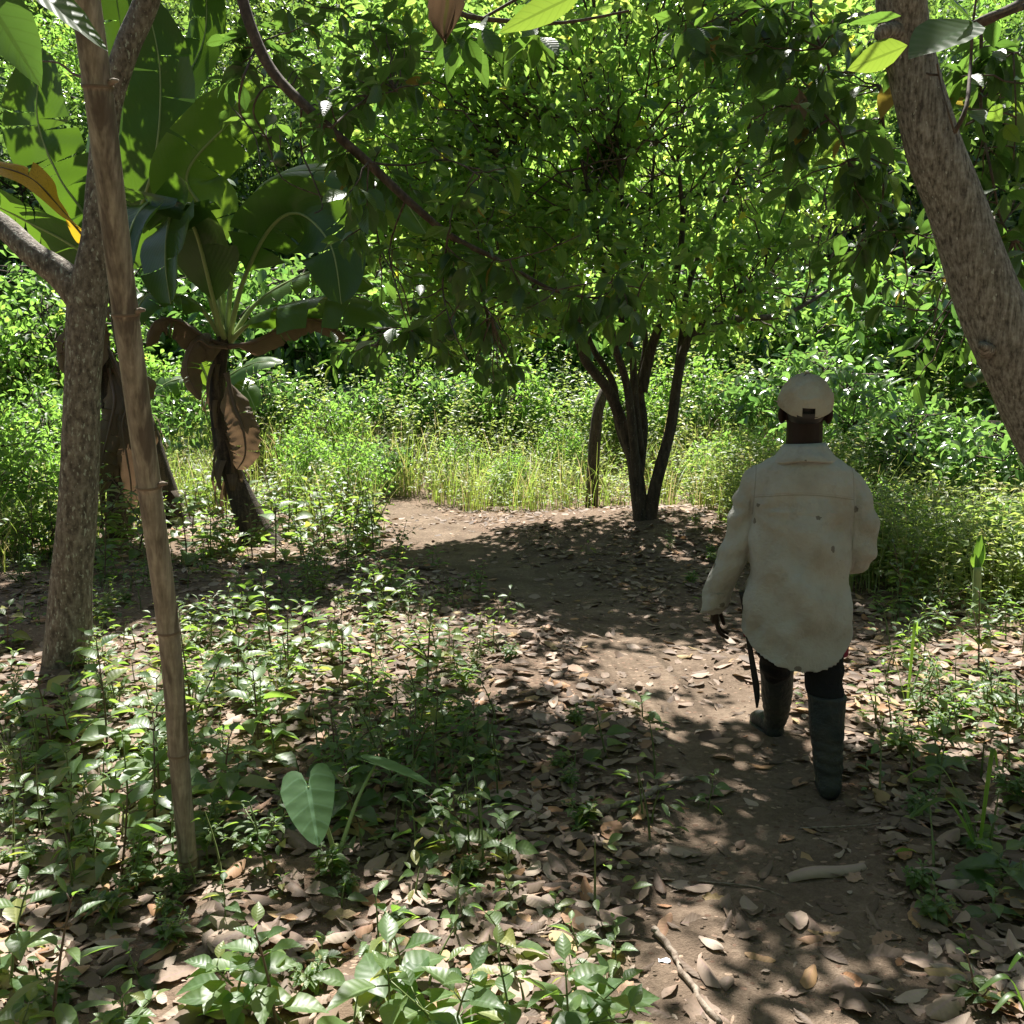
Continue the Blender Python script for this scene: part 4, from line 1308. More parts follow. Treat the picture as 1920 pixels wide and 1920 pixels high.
sp = [make_tree('leafy_shrub', 'x', 210, 1.9, 1.0, .15, M_SHEEN, 75, 16, T_MID, B_TWIG, (0, -60, 0), .03, .05, clr=.28, up=.6),
      make_tree('leafy_shrub', 'x', 211, 1.7, .9, .09, M_BRIGHT, 110, 22, T_MID, B_TWIG, (0, -60, 0), .025, .05, clr=.25, up=.5)]
SL = ['shrub of large shiny dark leaves', 'shrub of small bright green leaves']
shr = [(1720, 9.9, 0, .75, 'right of the man below the avocado trunk'), (1850, 9.3, 0, .75, 'beside the bend of the avocado trunk'), (1600, 13, 0, 1.1, 'just right of the cap of the man'), (1960, 8.6, 0, .8, 'at the right edge of the clearing'),
       (1520, 15.5, 0, 1.2, 'behind the head of the man'), (1650, 14, 1, 1.0, 'beyond the shoulder of the man'), (1780, 12, 1, .75, 'in the middle of the right hand clearing'), (1350, 13, 1, .6, 'between citrus stems and the man'),
       (40, 10.5, 1, .7, 'left of the grey barked tree'), (90, 12.5, 1, 1.0, 'behind the grey barked tree'), (260, 14, 0, .9, 'behind the bamboo pole middle'), (-40, 9, 1, .8, 'at the left edge behind the grey tree'),
       (560, 12.5, 1, .65, 'right of the banana stem foot'), (650, 12, 1, .6, 'where the path vanishes on the left'), (330, 17.0, 1, 1.0, 'far behind the banana stems'), (700, 19, 0, 1.0, 'under the hanging avocado leaves in the distance'), (900, 20, 1, 1.1, 'at the back of the clearing in the middle'), (1060, 19, 0, .9, 'at the back left of the citrus stems'),
       (520, 18, 1, 1.0, 'at the back of the clearing near the banana'), (780, 17, 1, .6, 'within the sunlit grass right of the banana'),
       (-150, 17, 1, 1.5, 'tall, far left beyond the frame edge'), (30, 18, 0, 1.5, 'tall, at the forest edge far left'), (130, 16.5, 1, 1.4, 'tall, at the forest edge behind the grey trunk'), (240, 19, 0, 1.6, 'tall, at the forest edge behind the bamboo'),
       (345, 20, 0, 1.7, 'tall, at the forest edge left of the banana crown'), (450, 20.5, 1, 1.7, 'tall, at the forest edge behind the banana crown'), (545, 19.5, 0, 1.6, 'tall, at the forest edge right of the banana crown'), (640, 21, 1, 1.8, 'tall, at the forest edge under the banana tips'),
       (730, 20, 0, 1.6, 'tall, at the forest edge left of the hanging leaves'), (820, 21, 1, 1.8, 'tall, at the forest edge behind the hanging leaves'), (920, 20, 0, 1.5, 'tall, at the forest edge left of the citrus'), (1010, 21, 1, 1.7, 'tall, at the forest edge near the stump'),
       (1110, 20.5, 0, 1.7, 'tall, at the forest edge through the left stems'), (1210, 21, 1, 1.8, 'tall, at the forest edge through the right stems'), (1320, 20, 1, 1.6, 'tall, at the forest edge right of the stems'), (1410, 21, 0, 1.8, 'tall, at the forest edge left of the cap'),
       (1510, 19, 0, 1.5, 'tall, at the forest edge above the cap'), (1610, 18, 1, 1.6, 'tall, at the forest edge right of the cap'), (1700, 17, 0, 1.5, 'tall, at the forest edge left of the avocado trunk'), (1800, 18, 1, 1.7, 'tall, at the forest edge behind the avocado trunk'),
       (1900, 17, 0, 1.5, 'tall, at the forest edge by the right edge'), (2040, 18, 1, 1.7, 'tall, past the right edge'),
       (560, 17, 1, .9, 'bright, in front of the hedge right of the banana'), (660, 16.5, 0, .8, 'low, in front of the hedge under the banana tips'), (770, 17.5, 1, 1.1, 'bright, in front of the hedge left of centre'), (850, 16.8, 0, .9, 'low, in front of the hedge at the centre'),
       (950, 17.2, 1, 1.2, 'bright, before the hedge left of the stump'), (1160, 16.3, 1, .9, 'bright, before the hedge behind the citrus foot'), (1300, 16.8, 1, 1.1, 'bright, before the hedge right of the citrus foot'), (1390, 16, 0, .9, 'low, before the hedge left of the man'),
       (300, 16, 1, 1.1, 'bright, before the hedge behind the pole'), (150, 14, 0, .9, 'low, before the hedge at the grey trunk'), (480, 16, 0, 1.0, 'low, before the hedge at the banana stem'),
       (860, 14.5, 1, .5, 'right of where the path vanishes'), (960, 13.5, 1, .42, 'behind the mound left of the citrus foot'), (1060, 15, 1, .55, 'behind the pale stump'), (620, 15, 1, .75, 'in the weeds under the banana leaf tips'),
       (720, 14, 0, .45, 'beyond the bright patch of the path'), (1420, 11.2, 1, .6, 'just left of the neck of the man'), (1680, 8.3, 1, .45, 'low beside the right sleeve'), (1800, 7.6, 1, .4, 'low in the sunny bank'), (1890, 7.2, 0, .4, 'low at the right edge of the bank'),
       (1150, 17, 0, .8, 'seen through the citrus stems'), (980, 18, 0, .8, 'below the hanging leaves beyond the clearing'), (600, 20.5, 0, 1.1, 'beyond the clearing right of the banana'),
       (1330, 19, 0, 1.1, 'at the back right of the citrus stems')]
used = [False] * 2
for (px, Y, k, s, where) in shr:
    if where.startswith('tall'): s = s * 1.3
    x = P(px, 740, Y)[0]; loc = (x, Y, float(H(x, Y)) - .03); lab = SL[k] + ' ' + where
    if not used[k]:
        o = sp[k]; used[k] = True; o.location = loc; o.scale = (s, s, s); o['label'] = lab; o['group'] = 'shrubs round the clearing'
    else:
        dup(sp[k], loc, (0, 0, rng.uniform(0, 6.28)), s, lab, 'shrubs round the clearing')

# forest floor foliage on the slope
rng = np.random.default_rng(401)
n = 6400
sx_ = rng.uniform(-45, 48, n); sy_ = 18.5 + rng.random(n) ** 1.5 * 60
cc = np.column_stack([sx_, sy_, H(sx_, sy_) + rng.uniform(.1, 2.3, n) * vnoise(sx_ * .3, sy_ * .3, 61)])
la = Acc(); cloud(la, cc, 22, .6, .22, T_LO, rng, .5, -.2)
o = part('slope_undergrowth', la, [M_SHEEN]); tag(o, 'dense green undergrowth covering the wooded slope', 'undergrowth', kind='stuff')

# leaning pale post behind the citrus
a = Acc(); q0 = P(1110, 830, 12.3); q0[2] = float(H(q0[0], q0[1]))
a.tube(resample([q0, P(1118, 790, 12.3), P(1135, 730, 12.4)], 4), np.linspace(.09, .07, 9), 10, 0, None, True, .06)
o = part('tree_stump', a, [B_DARK], None, q0); o.location = tuple(q0); tag(o, 'short dark leaning stump in the weeds left of the citrus stems', 'stump')

# ================================================================== PERSON
def ring_caps(pts, rads, n=5):
    """capsule like chain: adds rounded ends to a radius path"""
    pts = np.asarray(pts, float); rads = np.asarray(rads, float)
    d0 = nrm(pts[0] - pts[1]); d1 = nrm(pts[-1] - pts[-2])
    a = np.linspace(0, math.pi / 2, n + 1)[1:]
    p0 = [pts[0] + d0 * rads[0] * math.sin(t) for t in a][::-1]; r0 = [max(1e-4, rads[0] * math.cos(t)) for t in a][::-1]
    p1 = [pts[-1] + d1 * rads[-1] * math.sin(t) for t in a]; r1 = [max(1e-4, rads[-1] * math.cos(t)) for t in a]
    return np.vstack([p0, pts, p1]), np.concatenate([r0, rads, r1])


def limb_tube(acc, pts, rads, k=4, sides=16):
    P_ = resample(pts, k); r = np.interp(np.linspace(0, 1, len(P_)), np.linspace(0, 1, len(rads)), rads)
    P_, r = ring_caps(P_, r)
    acc.tube(P_, r, sides)


def ellipsoid(acc, c, r, n=14, s=20, rot=None):
    t = np.linspace(0.001, math.pi - .001, n); a = np.arange(s) / s * 2 * math.pi
    V = np.stack([np.sin(t)[:, None] * np.cos(a)[None], np.sin(t)[:, None] * np.sin(a)[None], np.cos(t)[:, None] * np.ones(s)[None]], -1) * np.asarray(r)
    if rot is not None: V = V @ np.array(Euler(rot).to_matrix()).T
    V = V + np.asarray(c)
    acc.grid(V, np.zeros((n, s, 3)), 0, True)
    # caps
    k = acc.n
    acc.add(np.vstack([V[0], V[-1]]), [np.array([list(range(s))]), np.array([list(range(2 * s - 1, s - 1, -1))])], np.zeros((2 * s, 3)))


def voxel(name, acc, size, smooth, mat, disp=None, parent=None):
    me = acc.mesh(name + '_raw', [])
    bm = bmesh.new(); bm.from_mesh(me)
    bmesh.ops.remove_doubles(bm, verts=bm.verts, dist=1e-5)
    bmesh.ops.recalc_face_normals(bm, faces=bm.faces)
    bm.to_mesh(me); bm.free()
    ob = bpy.data.objects.new(name + '_raw', me); COL.objects.link(ob)
    md = ob.modifiers.new('r', 'REMESH'); md.mode = 'VOXEL'; md.voxel_size = size
    sm = ob.modifiers.new('s', 'SMOOTH'); sm.iterations = smooth; sm.factor = .5
    dg = bpy.context.evaluated_depsgraph_get()
    out = bpy.data.meshes.new_from_object(ob.evaluated_get(dg))
    bpy.data.objects.remove(ob); bpy.data.meshes.remove(me)
    out.name = name
    n = len(out.vertices)
    if disp is not None:
        co = np.zeros(n * 3); out.vertices.foreach_get('co', co); co = co.reshape(-1, 3)
        no = np.zeros(n * 3); out.vertices.foreach_get('normal', no); no = no.reshape(-1, 3)
        co = disp(co, no)
        out.vertices.foreach_set('co', co.ravel())
    out.polygons.foreach_set('use_smooth', np.ones(len(out.polygons), bool))
    out.update()
    out.materials.clear(); out.materials.append(mat)
    return obj(name, out, parent)


def cloth_mat(name, col, dirty, dirt_amt=.5, seam=False, spots=True, rough=.9):
    m, nt, N, Lk = new_mat(name)
    tc = N.new('ShaderNodeTexCoord'); O = tc.outputs['Object']
    a = noise(nt, O, 5, 5, .6); b = noise(nt, O, 13, 5, .65); w = noise(nt, O, 420, 2, .5)
    r1 = ramp(N, [(.42, (0, 0, 0)), (.7, (1, 1, 1))]); Lk.new(a, r1.inputs[0])
    c = mixc(nt, mathn(nt, 'MULTIPLY', r1.outputs[0], dirt_amt), col, dirty)
    r2 = ramp(N, [(.58, (0, 0, 0)), (.72, (1, 1, 1))]); Lk.new(b, r2.inputs[0])
    c = mixc(nt, mathn(nt, 'MULTIPLY', r2.outputs[0], dirt_amt * .6), c, tuple(v * .7 for v in dirty))
    h = w
    if spots:
        v = N.new('ShaderNodeTexVoronoi'); v.inputs['Scale'].default_value = 13; Lk.new(O, v.inputs['Vector'])
        sc_ = N.new('ShaderNodeSeparateColor'); Lk.new(v.outputs['Color'], sc_.inputs[0])
        s = mathn(nt, 'MULTIPLY', mathn(nt, 'LESS_THAN', mathn(nt, 'ADD', v.outputs['Distance'], mathn(nt, 'MULTIPLY', mathn(nt, 'SUBTRACT', noise(nt, O, 60, 3), .45), .25)), mathn(nt, 'MULTIPLY', sc_.outputs[1], .2)), mathn(nt, 'GREATER_THAN', sc_.outputs[0], .45))
        c = mixc(nt, mathn(nt, 'MULTIPLY', s, .7), c, (.07, .055, .04))
    if seam:
        sx = N.new('ShaderNodeSeparateXYZ'); Lk.new(O, sx.inputs[0])
        zz = mathn(nt, 'ADD', sx.outputs[2], mathn(nt, 'MULTIPLY', mathn(nt, 'MULTIPLY', sx.outputs[0], sx.outputs[0]), .55))
        dz = mathn(nt, 'ABSOLUTE', mathn(nt, 'SUBTRACT', zz, 1.235))
        dz2 = mathn(nt, 'ABSOLUTE', mathn(nt, 'SUBTRACT', zz, 1.243))
        ins = mathn(nt, 'LESS_THAN', mathn(nt, 'ABSOLUTE', sx.outputs[0]), .195)
        ln = mathn(nt, 'MULTIPLY', mathn(nt, 'LESS_THAN', dz, .0022), ins)
        ln2 = mathn(nt, 'MULTIPLY', mathn(nt, 'LESS_THAN', dz2, .0012), ins)
        # armhole seams
        ar = mathn(nt, 'ABSOLUTE', mathn(nt, 'SUBTRACT', mathn(nt, 'ABSOLUTE', sx.outputs[0]), mathn(nt, 'ADD', .192, mathn(nt, 'MULTIPLY', mathn(nt, 'SUBTRACT', 1.25, sx.outputs[2]), .05))))
        arm = mathn(nt, 'MULTIPLY', mathn(nt, 'LESS_THAN', ar, .002), mathn(nt, 'GREATER_THAN', sx.outputs[2], 1.14))
        lnm = mathn(nt, 'MAXIMUM', ln, mathn(nt, 'MAXIMUM', mathn(nt, 'MULTIPLY', ln2, .5), arm))
        c = mixc(nt, mathn(nt, 'MULTIPLY', lnm, .35), c, (.12, .10, .07))
        h = mathn(nt, 'SUBTRACT', h, mathn(nt, 'MULTIPLY', lnm, 2.0))
    pb = N.new('ShaderNodeBsdfPrincipled'); pb.inputs['Roughness'].default_value = rough; pb.inputs['Specular IOR Level'].default_value = .25
    Lk.new(c, pb.inputs['Base Color'])
    wr = noise(nt, O, 14, 5, .6)
    b1 = N.new('ShaderNodeBump'); b1.inputs['Strength'].default_value = .5; b1.inputs['Distance'].default_value = .0012; Lk.new(h, b1.inputs['Height'])
    b2 = N.new('ShaderNodeBump'); b2.inputs['Strength'].default_value = .7; b2.inputs['Distance'].default_value = .03; Lk.new(wr, b2.inputs['Height']); Lk.new(b1.outputs[0], b2.inputs['Normal'])
    Lk.new(b2.outputs[0], pb.inputs['Normal'])
    o = N.new('ShaderNodeOutputMaterial'); Lk.new(pb.outputs[0], o.inputs[0])
    return m


M_SHIRT = cloth_mat('worn_shirt_cloth', (.40, .402, .372), (.26, .235, .185), .6, True)
M_CAP = cloth_mat('worn_cap_cloth', (.41, .385, .32), (.27, .22, .15), .9, False, False)
M_TROU = cloth_mat('black_trouser_cloth', (.008, .008, .009), (.02, .018, .016), .3, False, False)
M_RED = cloth_mat('crimson_cloth', (.22, .015, .04), (.12, .01, .02), .3, False, False)
M_BOOT = cloth_mat('muddy_rubber', (.022, .028, .028), (.075, .07, .055), .8, False, False, .55)
M_SKIN = stem_mat('dark_skin', (.02, .011, .008), (.032, .017, .012))
_p = M_SKIN.node_tree.nodes['Principled BSDF']; _p.inputs['Roughness'].default_value = .6; _p.inputs['Specular IOR Level'].default_value = .2
M_BLACK = stem_mat('black_strap', (.01, .01, .01), (.02, .02, .02))
M_STEEL = stem_mat('dark_blade_steel', (.03, .03, .032), (.06, .06, .06))
M_STEEL.node_tree.nodes['Principled BSDF'].inputs['Metallic'].default_value = .7
M_EYE = stem_mat('eye_white', (.6, .55, .5), (.6, .55, .5))


def build_person():
    yb = 3.66
    q = P(1500, 1000, yb)
    gz = float(H(q[0], q[1]))
    root = empty('person', (q[0], q[1], gz), R(-13), 'person seen from behind walking along the path in stained pale shirt, cap and rubber boots', 'person')
    dz = -gz
    # ---- body
    a = Acc()
    ellipsoid(a, (0, .012, 1.597), (.077, .096, .118))
    ellipsoid(a, (0, .045, 1.527), (.055, .062, .062))
    ellipsoid(a, (0, .108, 1.582), (.014, .02, .024)); ellipsoid(a, (0, .098, 1.534), (.026, .012, .012)); ellipsoid(a, (0, .09, 1.622), (.05, .015, .012))
    limb_tube(a, [(0, -.02, 1.33), (0, -.012, 1.42), (0, .002, 1.54)], [.085, .073, .071])
    for s in (-1, 1):
        ellipsoid(a, (s * .092, -.004, 1.548), (.014, .022, .036), rot=(.15, 0, s * .5))
    ellipsoid(a, (0, 0, 1.18), (.17, .10, .19)); ellipsoid(a, (0, 0, .95), (.15, .10, .17))
    Lp = [(-.17, 0, 1.28), (-.235, 0, 1.03), (-.325, .03, .77), (-.338, .035, .725)]
    Rp = [(.17, 0, 1.28), (.235, -.01, 1.0), (.19, .17, .93), (.12, .25, .95)]
    limb_tube(a, Lp, [.06, .045, .032, .027]); limb_tube(a, Rp, [.06, .045, .032, .027])
    limb_tube(a, [(.09, 0, .86), (.108, -.05, .5), (.125, -.12, .36), (.133, -.175, .12)], [.075, .045, .035, .025])
    limb_tube(a, [(-.09, 0, .86), (-.075, .155, .52), (-.054, .27, .37), (-.038, .385, .13)], [.075, .045, .035, .025])
    # left hand hanging, slightly curled
    ellipsoid(a, (-.335, .04, .685), (.017, .040, .046), rot=(.1, .25, .1))
    wx = -.327
    for i, (yy, L_, sp_) in enumerate([(.075, .068, .012), (.052, .078, .004), (.029, .072, -.004), (.008, .058, -.012)]):
        b = np.array([wx, yy, .652])
        m1 = b + np.array([.008, sp_, -L_ * .5]); m2 = m1 + np.array([.018, sp_ * .5, -L_ * .30]); m3 = m2 + np.array([.022, 0, -L_ * .16])
        limb_tube(a, [b + np.array([0, 0, .02]), b, m1, m2, m3], [.010, .0095, .0088, .0078, .0065], 3, 10)
    limb_tube(a, [(-.325, .065, .70), (-.312, .092, .675), (-.302, .100, .645), (-.295, .098, .625)], [.012, .011, .0095, .0075], 3, 10)
    # right hand in front of the belly
    ellipsoid(a, (.09, .275, .955), (.045, .032, .02))
    for i, (xx, L_) in enumerate([(.015, .07), (.028, .078), (.04, .07), (.055, .055)]):
        b = np.array([.055, .30 - i * .018, .96 - i * .012])
        limb_tube(a, [b, b + [-.035, .01, -.002], b + [-.055, .006, -.02], b + [-.052, 0, -.038]], [.0095, .009, .008, .0065], 3, 10)
    limb_tube(a, [(.09, .28, .97), (.06, .285, .99), (.035, .28, .995)], [.012, .010, .008], 3, 10)
    voxel('body', a, .0042, 2, M_SKIN, None, root)
    for s in (-1, 1):
        e = Acc(); ellipsoid(e, (s * .031, .092, 1.600), (.011, .010, .009)); part('eye', e, [M_EYE], root)
    e = Acc(); ellipsoid(e, (0, -.004, 1.604), (.0815, .095, .112)); ellipsoid(e, (0, -.03, 1.557), (.072, .062, .06))
    part('hair', e, [M_BLACK], root)
    # ---- shirt
    zs = [1.40, 1.385, 1.362, 1.33, 1.28, 1.2, 1.1, 1.0, .9, .8, .7, .6]
    wx = [.078, .105, .150, .188, .203, .202, .194, .193, .203, .218, .229, .228]
    wy = [.070, .085, .100, .118, .130, .138, .142, .148, .152, .158, .158, .150]
    n = 60; s = 72
    a = Acc(); V = np.zeros((n, s, 3))
    for j in range(s):
        th = j / s * 2 * math.pi
        c, sn = math.cos(th), math.sin(th)
        back = max(0, -sn)
        hem = .66 - .155 * back ** 1.4 * (1 + .12 * c) - .10 * max(0, sn) ** 1.5
        for i in range(n):
            t = i / (n - 1)
            z = 1.40 + (hem - 1.40) * t
            w = np.interp(-z, [-v for v in zs], wx); d = np.interp(-z, [-v for v in zs], wy)
            e_ = 2 / 2.5
            yo = -.02 * sstep(1.4, 1.1, z) if False else -.012
            x_ = w * math.copysign(abs(c) ** e_, c); y_ = d * math.copysign(abs(sn) ** e_, sn)
            sh = .018 * np.interp(abs(x_), [.06, .2], [1, 0]) if z > 1.3 else 0
            V[i, j] = (x_, y_ + yo - .012 * math.sin((1.4 - z) * 4), z)
    a.grid(V, np.zeros((n, s, 3)), 0, True)
    a.add(V[0], [np.array([list(range(s))])], np.zeros((s, 3))); a.add(V[-1], [np.array([list(range(s))][::-1])], np.zeros((s, 3)))
    limb_tube(a, [(-.15, -.008, 1.292), (-.185, -.005, 1.26), (-.215, 0, 1.17), (-.238, 0, 1.06), (-.262, .005, .97), (-.295, .018, .86), (-.325, .03, .775), (-.335, .034, .74)], [.058, .066, .064, .062, .062, .058, .054, .052])
    limb_tube(a, [(.15, -.008, 1.292), (.185, -.008, 1.26), (.218, -.01, 1.17), (.236, -.015, 1.06), (.240, -.01, .985), (.225, .07, .935), (.18, .17, .925), (.13, .235, .945)], [.058, .066, .065, .063, .060, .054, .050, .046])

    def folds(co, no):
        x, y, z = co.T
        tors = (np.abs(x) < .21)
        bk = sstep(.02, -.06, y)
        d = np.zeros(len(co))
        # broad drapes falling from the yoke
        band = sstep(1.24, 1.1, z)
        ph = x * 34 + 1.6 * np.sin(z * 4.2 + x * 5) + 1.2
        d += tors * band * .0105 * np.sin(ph) * (.4 + .6 * vnoise(x * 6 + 4, z * 3, 5))
        d += .0045 * tors * band * np.sin(x * 71 + 2 * np.sin(z * 7))* vnoise(x * 9, z * 5 + 9, 6)
        # diagonal pull from the armpits and across the small of the back
        for sx in (-1, 1):
            r = np.hypot(x - sx * .19, z - 1.16); th = np.arctan2(z - 1.16, (sx * .19 - x))
            d += (.006 if sx < 0 else .0045) * np.sin(th * (6.5 if sx < 0 else 5) + sx * 1.7 + 3 * r) * np.exp(-((r - .10) / .10) ** 2) * sstep(.02, .07, r)
        d += .010 * np.sin((z + .55 * x) * 30 + 2) * np.exp(-((z - .80) / .17) ** 2) * vnoise(x * 5, z * 4, 8) * tors
        d += .026 * (vnoise(x * 5 + 3, z * 3.5 + y * 4, 9) - .5) * band
        # diagonal swags across the back, deeper to one side
        u = z + .42 * x + .05 * np.sin(x * 9)
        d += tors * .0125 * np.sin(u * 23 + 1.3 * np.sin(x * 7 + 1)) * (.25 + vnoise(x * 5 + 20, z * 4, 28)) * sstep(1.17, 1.05, z)
        u2 = z - .9 * x + .03 * np.sin(x * 14)
        d += tors * .006 * np.sin(u2 * 37) * np.clip(vnoise(x * 6 + 31, z * 5, 29) - .35, 0, 1) * 2.2 * sstep(1.2, 1.08, z)
        # small gathers under the yoke
        d += tors * .0035 * np.sin(x * 120 + 2 * np.sin(z * 20)) * np.exp(-((z - 1.19) / .035) ** 2)
        # sleeves: wrinkles across the elbow and forearm
        sl = np.abs(x) > .19
        arm = sstep(.185, .23, np.abs(x)) * sstep(1.22, 1.1, z)
        d += arm * .0045 * np.sin(z * 48 + x * 30 * np.sign(x) + 3 * vnoise(y * 18, z * 9, 12)) * (.3 + vnoise(y * 10, z * 12 + x * 6, 13))
        d += arm * .008 * (vnoise(y * 14 + 5, z * 9, 14) - .5)
        # yoke lies a little proud
        zz = z + .55 * x * x
        d += .0028 * sstep(1.228, 1.24, zz) * (np.abs(x) < .2)
        # hem swings
        d += .007 * np.sin(x * 20 + .7) * sstep(.8, .66, z) * sstep(.5, .6, z) * tors
        d += .004 * np.sin(x * 48 - z * 26) * vnoise(x * 8 + 2, z * 6, 18) * tors * sstep(1.2, 1.0, z)
        d *= np.where(tors, sstep(.50, .72, z) * .85 + .15, 1)
        out = co + no * (d * 1.1)[:, None]
        return out
    shirt = voxel('shirt', a, .0058, 3, M_SHIRT, folds, root)
    # collar
    a = Acc(); s = 48
    prof = [(.068, 1.385), (.070, 1.41), (.074, 1.432), (.080, 1.436), (.092, 1.418), (.108, 1.392), (.130, 1.372), (.127, 1.364), (.10, 1.372)]
    V = np.zeros((len(prof), s, 3))
    for j in range(s):
        th = -math.pi / 2 + (j / (s - 1) - .5) * 2 * math.pi * .93
        c, sn = math.cos(th), math.sin(th)
        for i, (r, z) in enumerate(prof):
            k = max(0, i - 4) / 4.
            zz = z - .02 * max(0, sn) * (1 if i > 3 else .6) - .010 * k * abs(c) + .004 * math.sin(th * 3) * k + .004 * c * 1
            rr = r * (1 + .02 * math.sin(th * 5 + 1) * k) + .012 * k * abs(c)
            V[i, j] = (rr * c * 1.02, rr * sn * .98 - .018, zz)
    a.grid(V)
    part('collar', a, [M_SHIRT], shirt)
    # left cuff, flared and open at the back
    a = Acc(); s = 28
    ax0 = np.array([-.325, .03, .79]); ax1 = np.array([-.345, .036, .70])
    V = np.zeros((7, s, 3))
    for j in range(s):
        th = math.pi * .4 + (j / (s - 1)) * 2 * math.pi * .96
        for i, t in enumerate([0, .25, .5, .8, 1, .98, .3]):
            c = ax0 + (ax1 - ax0) * t
            r = .060 - .004 * t + (.004 if t > .9 else 0) - (.004 if i > 4 else 0) + .004 * math.sin(th * 3 + 2 * t)
            zz = .02 * math.cos(th + .6) * t
            V[i, j] = c + np.array([math.cos(th) * r, math.sin(th) * r, zz])
    a.grid(V)
    part('cuff', a, [M_SHIRT], shirt)
    # ---- trousers
    a = Acc()
    ellipsoid(a, (0, 0, .84), (.165, .125, .14))
    limb_tube(a, [(.085, 0, .84), (.098, -.015, .68), (.108, -.05, .50), (.122, -.11, .38)], [.10, .096, .084, .068])
    limb_tube(a, [(-.085, 0, .84), (-.09, .06, .68), (-.075, .155, .52), (-.055, .26, .38)], [.10, .092, .078, .066])

    def tf(co, no):
        x, y, z = co.T
        d = .004 * np.sin(z * 70 + x * 20 + 4 * vnoise(x * 9, y * 9, 3)) * sstep(.62, .5, z) + .008 * (vnoise(x * 8 + y * 6, z * 9, 4) - .5)
        return co + no * d[:, None]
    voxel('trousers', a, .007, 3, M_TROU, tf, root)
    a = Acc()
    V = np.zeros((8, 40, 3))
    for i in range(8):
        for j in range(40):
            th = j / 40 * 2 * math.pi
            V[i, j] = (.214 * math.cos(th), .13 * math.sin(th) - .005, .80 - i * .031 + .012 * math.sin(th * 4) * (i / 7) - .02 * math.cos(th) * i / 7)
    a.grid(V, None, 0, True)
    part('red_undershirt', a, [M_RED], root)
    # ---- boots
    def boot(top, ank, heel, toe, up):
        a = Acc()
        top, ank, heel, toe = map(np.array, (top, ank, heel, toe))
        fd = nrm(toe - heel)
        mid = (top + ank) / 2
        limb_tube(a, [top, top + (mid - top) * .4, mid, ank + (mid - ank) * .35, ank], [.074, .074, .071, .062, .058], 3, 18)
        limb_tube(a, [heel + [0, 0, .047] + fd * .036, heel + [0, 0, .052] + fd * .05, heel + fd * .10 + [0, 0, .062], heel + fd * .18 + [0, 0, .045], toe - fd * .045 + [0, 0, .038]], [.049, .050, .048, .048, .038], 3, 16)
        limb_tube(a, [heel + [0, 0, .03] + fd * .030, heel + [0, 0, .03] + fd * .06], [.040, .042], 2, 16)
        limb_tube(a, [ank, heel + [0, 0, .06] + fd * .045], [.055, .050], 3, 16)
        def bf(co, no):
            x, y, z = co.T
            w = sstep(.34, .18, z) * sstep(.05, .12, z)
            d = w * .0016 * np.sin(z * 150 + 3 * vnoise(x * 20, y * 20, 5)) + .004 * (vnoise(x * 12 + y * 9, z * 10, 6) - .5) * 2
            d += .003 * np.exp(-((z - (top[2] - .005)) / .012) ** 2)
            o = co + no * d[:, None]
            # cut the rounded top flat, keep the sole flat
            o[:, 2] = np.minimum(o[:, 2], top[2] + .004)
            o[:, 2] = np.maximum(o[:, 2], min(heel[2], toe[2]) + .012)
            return o
        b = voxel('boot', a, .0062, 2, M_BOOT, bf, root)
        so = Acc(); side = np.array([fd[1], -fd[0], 0])
        ring = []
        for k in range(28):
            th = k / 28 * 2 * math.pi
            u = math.cos(th) * .5 + .5; L_ = np.linalg.norm(toe - heel)
            ww = .046 + .008 * math.sin(u * 3.1) - .006 * math.exp(-((u - .35) / .15) ** 2)
            ring.append(heel + fd * u * L_ + side * math.sin(th) * ww)
        ring = np.array(ring)
        c = ring.mean(0)
        V = np.stack([c + (ring - c) * k + [0, 0, z] for k, z in [(.001, 0), (.97, 0), (1.0, .004), (1.0, .022), (.96, .028), (.001, .028)]])
        so.grid(V, None, 0, True)
        part('sole', so, [M_BLACK], b)
    boot((.122, -.11, .405), (.133, -.175, .11), (.133, -.235, .006), (.160, .045, 0.0), 0)
    boot((-.052, .275, .39), (-.038, .385, .12), (-.03, .36, .004), (-.135, .60, .004), 0)
    # ---- cap
    a = Acc(); n = 30; s = 96
    V = np.zeros((n, s, 3))
    for i in range(n):
        t = i / (n - 1) * .56 * math.pi
        for j in range(s):
            th = j / s * 2 * math.pi
            sq = math.sin(t) ** .78
            x_ = sq * math.cos(th) * .110; y_ = sq * math.sin(th) * .130 + .006
            pan = 1 - .016 * math.exp(-(math.sin(th * 3 + .001) / .10) ** 2) * math.sin(t)
            crs = .010 * math.sin(th * 4 + 5 * t) * math.exp(-((t - .8) / .4) ** 2)
            z_ = 1.600 + .118 * math.cos(t) - .010 * math.sin(t * 2) * (1 + .6 * math.sin(th * 2 + .7))
            z_ = z_ + .006 * math.sin(th * 2 + 1) * math.sin(t)
            z_ -= .012 * max(0, -math.sin(th)) * sstep(.7, 1, i / (n - 1)) * 1.4
            dn = .010 * (float(vnoise(np.array(th * 2.2), np.array(t * 4), 44)) - .5)
            V[i, j] = (x_ * (pan + dn * 3), y_ * (pan + dn * 3), z_ + dn * 1.0 + crs * .6)
    def tilt(V):
        V = np.array(V, float); a_ = R(10)
        y_ = V[..., 1].copy(); z_ = V[..., 2] - 1.60
        V[..., 1] = y_ * math.cos(a_) - z_ * math.sin(a_); V[..., 2] = 1.60 + y_ * math.sin(a_) + z_ * math.cos(a_)
        return V
    V = tilt(V)
    cutj = [j for j in range(s) if abs(j / s * 2 * math.pi - 1.5 * math.pi) < .26]
    # opening at the back above the strap
    i0 = n - 6
    idx = np.arange(n * s).reshape(n, s)
    fs = []
